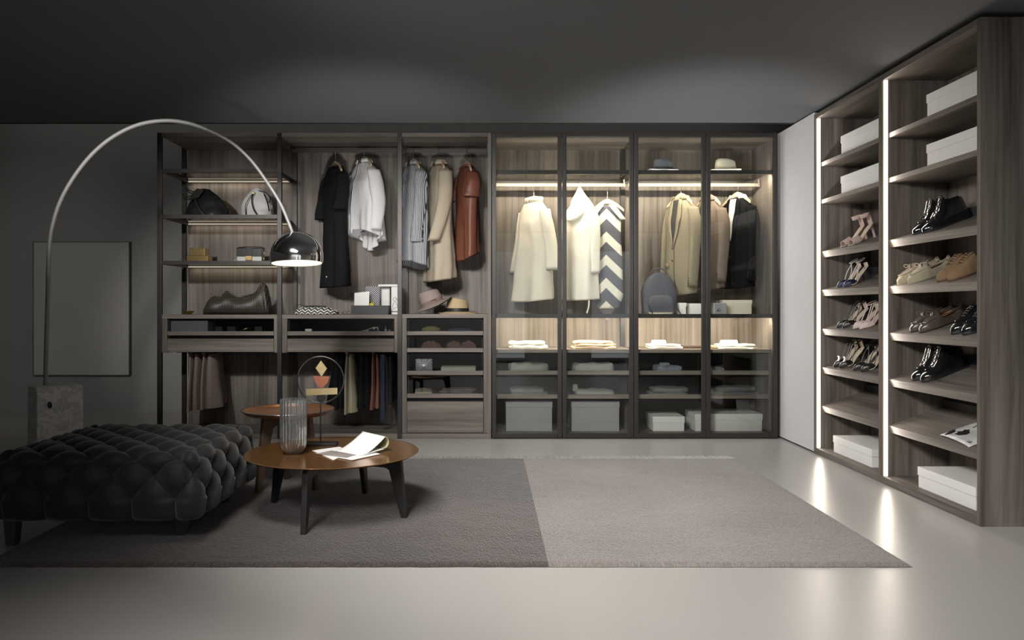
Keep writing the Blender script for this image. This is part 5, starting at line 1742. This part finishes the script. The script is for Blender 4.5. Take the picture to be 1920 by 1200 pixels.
for px, h_, lab in ((723, 0.055, 'taller glass scent vial at the end of the drawer'), (730, 0.032, 'shorter glass scent vial at the end of the drawer')):
    t = thing('scent_vial', lab, 'bottle', (qx(px), Yq, zq), group='scent vials')
    build('vial', MB().lathe([(0.001, 0), (0.010, 0), (0.011, h_ * .55), (0.004, h_ * .65), (0.004, h_ * .75)], 16, qx(px), Yq, zq), plain('pale_vial', (0.4, 0.4, 0.4), 0.15), t, smooth=True)
    build('stopper', MB().lathe([(0.004, h_ * .75), (0.007, h_ * .8), (0.007, h_), (0.001, h_)], 16, qx(px), Yq, zq), STEEL, t, smooth=True)
# chest drawers
zr1, zr2, zr3, zr4 = [fz(p) + 0.0205 for p in (629.2, 661, 704, 747)]
zlift = 0.018
def berets(lab, pa, pb, zb, h, mat):
    t = thing('beret', lab, 'hat', (qx((pa + pb) / 2), Yq, zb), group='berets in the chest drawer')
    a_ = (qx(pb) - qx(pa)) / 2
    c = qx((pa + pb) / 2)
    build('beret_body', lump([(zb, c, Yq, a_ * .7, a_ * .6), (zb + h * .35, c, Yq, a_, a_ * .85), (zb + h * .7, c, Yq, a_ * .9, a_ * .75), (zb + h, c, Yq, a_ * .4, a_ * .35)], 40, 1.0, 0.03), mat, t, smooth=True, angle=180)
    build('stalk', MB().lathe([(0.003, h), (0.003, h + 0.008), (0.001, h + 0.009)], 8, c, Yq, zb), mat, t)
berets('olive green beret in the top glass drawer of the chest', 790, 827, zr1, 0.055, plain('olive_felt', (0.17, 0.16, 0.06), 0.9))
berets('dark navy beret in the top glass drawer of the chest', 838, 889, zr1, 0.04, plain('navy_felt', (0.03, 0.035, 0.06), 0.9))


def feathers(lab, pa, pb, zb, h, seed):
    random.seed(seed)
    t = thing('feather_boa', lab, 'accessory', (qx((pa + pb) / 2), Yq, zb), group='feather pieces')
    c, a_ = qx((pa + pb) / 2), (qx(pb) - qx(pa)) / 2
    build('core', lump([(zb, c, Yq, a_ * .8, .05), (zb + h * .5, c, Yq, a_ * .6, .04), (zb + h * .7, c, Yq, a_ * .25, .02)], 24, 1, .1), plain('feather_dark', (0.07, 0.035, 0.03), 0.9), t, smooth=True)
    m = MB()
    for k in range(150):
        u = random.uniform(-0.75, 0.75)
        an = random.uniform(0, PI)
        px0 = c + a_ * u * 0.6
        z0 = zb + h * random.uniform(.3, .95) * (1 - abs(u) * .5)
        out = random.uniform(.025, .06)
        pts = [(px0, Yq - 0.02, z0), (px0 + out * 0.5 * math.cos(an), Yq - 0.045, z0 + 0.004), (px0 + out * math.cos(an), Yq - 0.065, max(zb + 0.002, z0 - random.uniform(.02, .05)))]
        m.tube(pts, [0.003, 0.0026, 0.0008], 4)
    f_ = build('plumes', m, plain('feather_brown', (0.20, 0.11, 0.09), 0.9), t)
    f_['kind'] = 'stuff'
feathers('brown feather piece at the left of the second chest drawer', 786, 830, zr2, 0.085, 1)
feathers('brown feather piece in the middle of the second chest drawer', 836, 868, zr2, 0.08, 2)
feathers('brown feather piece at the right of the second chest drawer', 862, 896, zr2, 0.085, 3)
t = thing('silver_clutch', 'shiny silver square gathered clutch in the third chest drawer', 'clutch', (qx(795), Yq, zr3))
xa_, xb_ = qx(780), qx(811)
zm = zr3 + 0.062
SILV = plain('silver_satin', (0.42, 0.43, 0.44), 0.3, 0.4)
def pleat(u, v):
    x = xa_ + (xb_ - xa_) * u
    z = zr3 + 0.004 + 0.108 * v
    r_ = max(abs(u - .5), abs(v - .42)) * 2
    a = math.atan2(v - .42, u - .5)
    return (x, Yq - 0.05 + 0.02 * r_ - 0.006 * math.sin(a * 16) * min(1, r_ * 2), z)
build('pleated_front', MB().grid(pleat, 40, 40), SILV, t, smooth=True, solid=0.002, angle=180)
build('clutch_body', bx(xa_ + .002, xb_ - .002, Yq - 0.028, Yq + 0.03, zr3, zr3 + 0.11), SILV, t, bevel=0.006)
build('knot', MB().lathe([(0.001, 0), (0.009, 0.004), (0.006, 0.012), (0.001, 0.014)], 12).xf(Matrix.Translation((qx(795.5), Yq - 0.05, zr3 + 0.046)) @ Matrix.Rotation(R(90), 4, 'X')), SILV, t, smooth=True)
t = thing('folder_book', 'pale green cloth-bound album lying in the third chest drawer', 'book', (qx(861), Yq, zr3))
PG = plain('pale_green_cloth', (0.42, 0.44, 0.34), 0.8)
build('pages', bx(qx(830), qx(890), Yq - 0.075, Yq + 0.10, zr3 + 0.005, zr3 + 0.04), PAPER, t)
build('cover', MB().box(qx(828), qx(892), Yq - 0.08, Yq + 0.105, zr3, zr3 + 0.005).box(qx(828), qx(892), Yq - 0.08, Yq + 0.105, zr3 + 0.04, zr3 + 0.046).box(qx(828), qx(892), Yq - 0.08, Yq - 0.075, zr3 + 0.005, zr3 + 0.04), PG, t, bevel=0.002)
t = thing('hair_brush', 'wooden hairbrush with upturned bristles in the fourth chest drawer', 'brush', (qx(794), Yq, zr4))
build('brush_head', lump([(zr4, qx(794), Yq, .07, .03), (zr4 + .010, qx(794), Yq, .078, .034), (zr4 + .02, qx(794), Yq, .074, .03)], 40, .9), HANGWOOD, t, smooth=True)
for i in range(13):
    for j in range(3):
        xx = qx(794) + (i - 6) * 0.0105
        build('bristle', MB().tube([(xx, Yq + (j - 1) * .016, zr4 + .018), (xx + (i - 6) * .0009, Yq + (j - 1) * .016, zr4 + .042 + .012 * (1 - ((i - 6) / 6.5) ** 2))], [.003, .002], 5), plain('pale_bristle', (0.5, 0.43, 0.32), .6), t)
folded('grey brown folded knit in the fourth chest drawer', 824, 893, 728, zr4, plain('taupe_knit', (0.16, 0.14, 0.125), 0.9, bump=.3, bscale=80), Y=Yq + 0.02, d=0.1, layers=3, seed=9.4, rough=0.1)
# ================================================================== SHOES
SLOPE = R(19)


def on_shelf(zf, Y, xin=0.045):
    """point on a sloping shelf whose front edge is at height zf"""
    x = 2.55 + xin
    return (x, Y, zf + xin * math.tan(SLOPE) + 0.0008)


def shoe_root(name, label, zf, Y, group, xin=0.028, yaw=0.0):
    """local frame: toe tip at x = 0, heel towards +x, z square to the sloping board"""
    q = Matrix.Rotation(-SLOPE, 4, 'Y') @ Matrix.Rotation(R(yaw), 4, 'Z')
    t = thing(name, label, 'shoe', on_shelf(zf, Y, xin), (0, 0, 0), group)
    t.rotation_euler = q.to_euler()
    t.scale = (1.05, 1.05, 1.08)
    return t


def upper(L, W, tops, opening=None, n=25, toe_point=0.0, floor=0.012, drop=0.022, base=0.006, steps=34):
    """lofted shoe upper; tops: (s, height); opening = (s0, s1) range where the top is open"""
    wid = [(0, .16 - .12 * toe_point), (.03, .42 - .24 * toe_point), (.10, .70 - .26 * toe_point), (.22, .92 - .10 * toe_point), (.34, 1.0), (.5, .88), (.68, .70), (.85, .70), (.95, .58), (1.0, .30)]
    rings = []
    for i in range(steps + 1):
        s = i / steps
        s = 0.5 - 0.5 * math.cos(PI * s) if i < 4 or i > steps - 4 else s
        s = min(1, max(0, i / steps if 3 < i < steps - 3 else s))
        hw = interp(wid, s)[0] * W / 2
        h = interp(tops, s)[0]
        ring = []
        for j in range(n):
            th = PI * j / (n - 1)
            c_, s_ = math.cos(th), math.sin(th)
            y = hw * sgnpow(c_, 0.62)
            z = base + (h - base) * abs(s_) ** 0.75
            if h > 0.075:                       # shafts narrow towards the ankle
                k = (z - 0.05) / 0.09
                y *= 1 - 0.22 * max(0, min(1, k))
            if opening and opening[0] <= s <= opening[1] and abs(c_) < 0.86:
                z = max(base + floor, h - drop * (1 if h < 0.075 else 1.6))
                y *= 0.92
            ring.append((L * s, y, z))
        rings.append(ring)
    return MB().loft(rings, True, True)


def sole(L, W, th=0.007, toe_point=0.0, grow=1.05):
    wid = [(0, .16 - .12 * toe_point), (.03, .42 - .24 * toe_point), (.10, .70 - .26 * toe_point), (.22, .92 - .10 * toe_point), (.34, 1.0), (.5, .86), (.68, .70), (.85, .70), (.95, .58), (1.0, .30)]
    n = 26
    pts = [(L * (k / n) * 1.012 - 0.002, interp(wid, k / n)[0] * W / 2 * grow) for k in range(n + 1)]
    poly = pts + [(x, -y) for x, y in pts[::-1]]
    return MB().prism(poly, 'z', 0.0, th)


def lacing(L, rows, mat, t, half=0.016):
    for k, (x, z) in enumerate(rows):
        build('lace', MB().tube([(x, -half, z - 0.004), (x - 0.002, 0, z + 0.003), (x, half, z - 0.004)], 0.0022, 6), mat, t, world=False, smooth=True)


LACE_D = plain('dark_lace', (0.02, 0.018, 0.016), 0.6)
LACE_W = plain('glossy_lace', (0.10, 0.10, 0.10), 0.3)
PATENT = plain('black_patent', (0.008, 0.008, 0.009), 0.10, spec=0.6, coat=0.6)
BROWN_SOLE = plain('brown_sole', (0.10, 0.05, 0.03), 0.5)
TANLIN = plain('tan_lining', (0.42, 0.20, 0.09), 0.6)


def pair(fn, kind, zf, ys, group, **k):
    fn(kind[0], zf, ys[0], group, **k)
    fn(kind[1], zf, ys[1], group, **k)


def loafer(label, zf, Y, group, mat=None, lin=TANLIN, solemat=BLACK, yaw=4, shine=None):
    t = shoe_root('loafer', label, zf, Y, group, yaw=yaw)
    t.scale = (1.12, 1.08, 1.3)
    L, W = 0.27, 0.094
    tops = [(0, .018), (.05, .032), (.15, .043), (.30, .055), (.40, .066), (.44, .062), (.5, .056), (.7, .060), (.88, .076), (.97, .075), (1, .055)]
    build('upper', upper(L, W, tops, (.46, .95)), mat, t, world=False, smooth=True, angle=55)
    build('lining', MB().grid(lambda u, v: (L * (.47 + .47 * u), (v - .5) * W * .56 * (1 - .25 * u), 0.034 + 0.010 * abs(v - .5) + .012 * u), 8, 6), lin, t, world=False, smooth=True)
    build('sole', sole(L, W, 0.006), solemat, t, world=False)
    build('apron_seam', MB().tube(catmull([(L * .46, -.034, .050), (L * .28, -.036, .046), (L * .12, -.022, .040), (L * .085, 0, .039), (L * .12, .022, .040), (L * .28, .036, .046), (L * .46, .034, .050)], 6), 0.0026, 6), mat, t, world=False, smooth=True)
    build('tongue', lump([(.058, L * .41, 0, .022, .026), (.068, L * .42, 0, .024, .026), (.074, L * .425, 0, .012, .014)], 24, .8), mat, t, world=False, smooth=True)
    for s_ in (-1, 1):
        build('bow', MB().tube(catmull([(L * .36, 0, .066), (L * .34, s_ * .016, .076), (L * .31, s_ * .028, .074), (L * .32, s_ * .022, .062), (L * .36, 0, .066)], 5), 0.003, 6), mat, t, world=False, smooth=True)
        build('side_lace', MB().tube(catmull([(L * .48, s_ * .040, .050), (L * .65, s_ * .034, .050), (L * .85, s_ * .031, .058)], 5), 0.003, 6), mat, t, world=False, smooth=True)


def derby(label, zf, Y, group, mat=None, solemat=BROWN_SOLE, yaw=4, boot=0.0, lace=LACE_D, cap=False, lin=TANLIN):
    t = shoe_root('lace_up_boot' if boot else 'derby_shoe', label, zf, Y, group, yaw=yaw)
    L, W = 0.285, 0.098
    if not boot:
        t.scale = (1.08, 1.06, 1.18)
    b_ = boot
    tops = [(0, .022), (.05, .040), (.15, .050), (.28, .060), (.38, .078 + b_ * .1), (.48, .092 + b_ * .35), (.56, .098 + b_ * .75), (.62, .092 + b_), (.75, .086 + b_), (.9, .088 + b_ * 1.02), (.97, .08 + b_ * .95), (1, .06)]
    build('upper', upper(L, W, tops, (.60, .93)), mat, t, world=False, smooth=True, angle=55)
    build('lining', MB().grid(lambda u, v: (L * (.61 + .3 * u), (v - .5) * W * .4, 0.062 + b_ * .75), 6, 6), lin, t, world=False, smooth=True)
    build('sole', sole(L, W, 0.010), solemat, t, world=False, bevel=0.002)
    build('heel', MB().prism([(L * .74, -.033), (L * .97, -.028), (L * 1.0, 0), (L * .97, .028), (L * .74, .033)], 'z', -0.0, 0.012), solemat, t, world=False)
    rows = [(L * (.31 + .05 * k), interp(tops, .31 + .05 * k)[0] + .002) for k in range(5 if not boot else 6)]
    lacing(L, rows, lace, t)
    if cap:
        build('toe_cap', MB().tube([(L * .2, .047 * math.cos(a), .008 + .050 * math.sin(a) ** .75) for a in [PI * k / 20 for k in range(21)]], 0.002, 6), mat, t, world=False, smooth=True)
    build('facing', MB().tube(catmull([(L * .29, -.02, .062), (L * .42, -.022, .082 + b_ * .18), (L * .55, -.022, .098 + b_ * .7)], 5), 0.003, 6).tube(catmull([(L * .29, .02, .062), (L * .42, .022, .082 + b_ * .18), (L * .55, .022, .098 + b_ * .7)], 5), 0.003, 6), mat, t, world=False, smooth=True)


def bed_z(u, H):
    return 0.004 + H * (0 if u < .3 else ((u - .3) / .7) ** 1.4 * (1.55 - .55 * (u - .3) / .7))


def heel_shoe(label, zf, Y, group, mat=None, bedmat=None, H=0.085, style='sandal', heelmat=None, yaw=3, name='heeled_sandal', toe_mat=None):
    """style: sandal (wide band, ankle cuff), strappy (thin straps), pump (closed pointed toe with straps), moon (crescent on the toe)"""
    t = shoe_root(name, label, zf, Y, group, yaw=yaw)
    L, W = 0.205, 0.076
    wid = [(0, .25 if style == 'sandal' else .08), (.08, .62 if style == 'sandal' else .40), (.25, .98), (.38, 1.0), (.6, .66), (.85, .74), (.96, .55), (1, .2)]

    def bed(u, v):
        return (L * u, (v - .5) * W * interp(wid, u)[0], bed_z(u, H))
    build('footbed', MB().grid(bed, 30, 6), bedmat or mat, t, world=False, smooth=True, solid=0.005)
    hx_ = L * .93
    hz = bed_z(.93, H)
    build('heel', MB().tube([(hx_, 0, hz), (hx_ + .006, 0, hz * .6), (hx_ + .004, 0, 0.0)], [.016, .009, .006 if style != 'sandal' else .010], 10), heelmat or mat, t, world=False, smooth=True)
    tm = toe_mat or mat
    if style == 'sandal':
        build('toe_band', MB().grid(lambda u, v: (L * (.10 + .30 * u), W * .5 * math.cos(PI * v) * (.86 + .14 * u), .006 + (.030 + .014 * u) * math.sin(PI * v)), 8, 16), tm, t, world=False, smooth=True, solid=0.003)
        build('heel_counter', MB().grid(lambda u, v: (L * .97 + .012 * math.sin(PI * u) - .004, W * .33 * math.cos(PI * u), hz + .065 * v), 12, 6), tm, t, world=False, smooth=True, solid=0.003)
        build('ankle_cuff', MB().loft([[(L * .86 + .030 * math.cos(a), .030 * math.sin(a), hz + z) for a in [2 * PI * k / 28 for k in range(29)]] for z in (.058, .085)], False, False, closed=False), tm, t, world=False, smooth=True, solid=0.003)
    else:
        tops = [(0, .010), (.12, .022), (.3, .034), (.6, .038), (1, .030)]
        Lt = L * .42
        rings = []
        for i in range(15):
            s = i / 14
            hw = W * .5 * interp([(0, .10), (.2, .42), (.55, .85), (1, 1.0)], s)[0]
            h = interp(tops, s)[0]
            rings.append([(Lt * s - .004, hw * sgnpow(math.cos(PI * j / 16), .7), .003 + h * math.sin(PI * j / 16) ** .8) for j in range(17)])
        build('toe_upper', MB().loft(rings, True, True), tm, t, world=False, smooth=True, angle=60)
        if style == 'moon':
            pts = [(.016 * math.cos(a), .016 * math.sin(a)) for a in [R(60 + 24 * k) for k in range(11)]] + [(.006 + .011 * math.cos(a), .011 * math.sin(a)) for a in [R(290 - 22 * k) for k in range(11)]]
            build('moon_ornament', MB().prism([(y, z) for y, z in pts], 'x', -.003, .003).xf(Matrix.Translation((Lt * .5, 0, .048)) @ Matrix.Rotation(R(35), 4, 'Y') @ Matrix.Scale(1.35, 4)), plain('ivory_enamel', (.72, .70, .64), .4), t, world=False)
        ank = hz + .055
        st = 0.0032
        build('ankle_strap', MB().tube([(L * .84 + .031 * math.cos(a), .030 * math.sin(a), ank + .006 * math.cos(a)) for a in [2 * PI * k / 28 for k in range(29)]], st, 6), mat, t, world=False, smooth=True)
        build('heel_counter', MB().grid(lambda u, v: (L * .98 + .010 * math.sin(PI * u) - .004, W * .3 * math.cos(PI * u), hz + (.055 if style != 'strappy' else .03) * v), 12, 6), bedmat or mat, t, world=False, smooth=True, solid=0.003)
        for s_ in (-1, 1):
            build('cross_strap', MB().tube(catmull([(L * .38, s_ * .030, .026), (L * .58, s_ * .028, hz * .62 + .03), (L * .76, s_ * -.012 if style == 'strappy' else s_ * .026, ank - .004)], 6), st, 6), mat, t, world=False, smooth=True)


PINKS = plain('blush_suede', (0.48, 0.36, 0.32), .85)
PALEP = plain('pale_pink_leather', (0.55, 0.45, 0.42), .5)
NUDE = plain('nude_insole', (0.52, 0.43, 0.34), .6)
NAVG = plain('navy_glitter', (0.016, 0.019, 0.055), .3, .3, bump=.4, bscale=300)
BLKL = plain('black_shoe_leather', (0.012, 0.012, 0.012), .35)
A_, B_, C_, D_ = 1.542, 1.249, 0.953, 0.66


def two(desc, extra=''):
    return ('%s, the farther of its pair%s' % (desc, extra), '%s, the nearer of its pair%s' % (desc, extra))


pair(heel_shoe, two('blush pink sandal with wide toe band and ankle cuff'), A_, (5.55, 5.43), 'blush pink sandals', mat=PINKS, bedmat=NUDE, style='sandal', H=.09)
pair(heel_shoe, two('navy glitter-toed strappy heel'), B_, (5.60, 5.50), 'navy glitter heels', mat=plain('silver_strap', (.45, .43, .42), .35), bedmat=NUDE, style='strappy', toe_mat=NAVG, heelmat=NAVG)
pair(heel_shoe, two('black pointed ankle-strap pump beside the pale pink pumps'), C_, (5.60, 5.51), 'black pointed pumps', mat=BLKL, bedmat=NUDE, style='pump', name='pump', H=.07)
pair(heel_shoe, two('pale pink pointed ankle-strap pump'), C_, (5.35, 5.26), 'pale pink pumps', mat=PALEP, bedmat=NUDE, style='pump', name='pump', H=.07)
pair(heel_shoe, two('black sandal with ivory crescent moon on the toe'), D_, (5.65, 5.56), 'moon sandals', mat=BLKL, bedmat=NUDE, style='moon', name='moon_sandal', H=.08)
pair(heel_shoe, two('black strappy pointed heel beside the moon sandals'), D_, (5.35, 5.24), 'black strappy heels', mat=BLKL, bedmat=NUDE, style='strappy', H=.08)

pair(derby, two('black polished lace-up boot below the white boxes'), A_, (4.60, 4.50), 'upper black lace-up boots', mat=PATENT, solemat=BLACK, boot=.08, lace=LACE_W, cap=True, lin=BLKL)
BEIGES = plain('beige_suede', (0.36, 0.32, 0.235), .9, bump=.2, bscale=200, var=.12, vscale=30)
pair(loafer, two('beige suede driving loafer with leather bow'), B_, (4.775, 4.655), 'beige suede loafers', mat=BEIGES, solemat=BEIGES)
TANS = plain('tan_suede', (0.21, 0.13, 0.07), .9, bump=.2, bscale=200, var=.15, vscale=30)
pair(derby, two('tan suede lace-up derby shoe'), B_, (4.35, 4.25), 'tan suede derby shoes', mat=TANS)
BRNL = plain('dark_brown_leather', (0.075, 0.058, 0.048), .28, bump=.05, bscale=60)
pair(loafer, two('dark brown leather driving loafer with bow'), C_, (4.63, 4.53), 'dark brown loafers', mat=BRNL)
pair(derby, two('black polished oxford shoe beside the brown loafers'), C_, (4.22, 4.12), 'black oxford shoes', mat=PATENT, solemat=BLACK, lace=LACE_W, cap=True, lin=BLKL)
pair(derby, two('black polished lace-up boot above the magazine'), D_, (4.61, 4.515), 'lower black lace-up boots', mat=PATENT, solemat=BLACK, boot=.072, lace=LACE_W, cap=True, lin=BLKL)

# ------------------------------------------------------------------ magazine on the lowest sloping shelf
t = thing('magazine', 'open magazine with a black and white photo on the lowest sloping shelf', 'magazine', on_shelf(.366, 4.2, .02), (0, 0, 0))
t.rotation_euler = (Matrix.Rotation(-SLOPE, 4, 'Y')).to_euler()
GRY = pattern('photo_print', lambda nt, v: (lambda n: (nt.links.new(v, n.inputs['Vector']), n.inputs['Scale'].__setattr__('default_value', 14), n.inputs['Detail'].__setattr__('default_value', 6), mixc(nt, n.outputs['Fac'], (0.85, 0.85, 0.85), (0.30, 0.30, 0.30)))[-1])(nt.nodes.new('ShaderNodeTexNoise')), .35)
def mpage(u, v):
    return (.005 + .225 * u + .035 * (v - .5), -.155 + .31 * v, .004 + .010 * math.sin(PI * v) ** .5)
build('pages', MB().grid(mpage, 8, 16), GRY, t, world=False, smooth=True, solid=.006)
def mblob(pts, name, mat, z=.0175):
    build(name, MB().prism(pts, 'z', z - .003, z), mat, t, world=False)
mblob([(.05, .02), (.075, -.01), (.10, -.005), (.12, .03), (.135, .045), (.12, .075), (.10, .06), (.085, .085), (.07, .06), (.055, .065)], 'printed_figure', BLACK)
mblob([(.02, .10), (.05, .085), (.085, .10), (.10, .13), (.06, .125)], 'printed_shadow', BLACK)
mblob([(.15, .0), (.20, .02), (.20, .026), (.15, .008)], 'printed_branch', plain('print_grey', (.12, .12, .12), .5))
mblob([(.16, .05), (.215, .08), (.215, .09), (.16, .062)], 'printed_branch', plain('print_grey', (.12, .12, .12), .5))
for k in range(9):
    mblob([(.012 + .0, -.13 + k * .012), (.030, -.127 + k * .012), (.030, -.122 + k * .012), (.012, -.125 + k * .012)], 'printed_letter', BLACK, .0145)
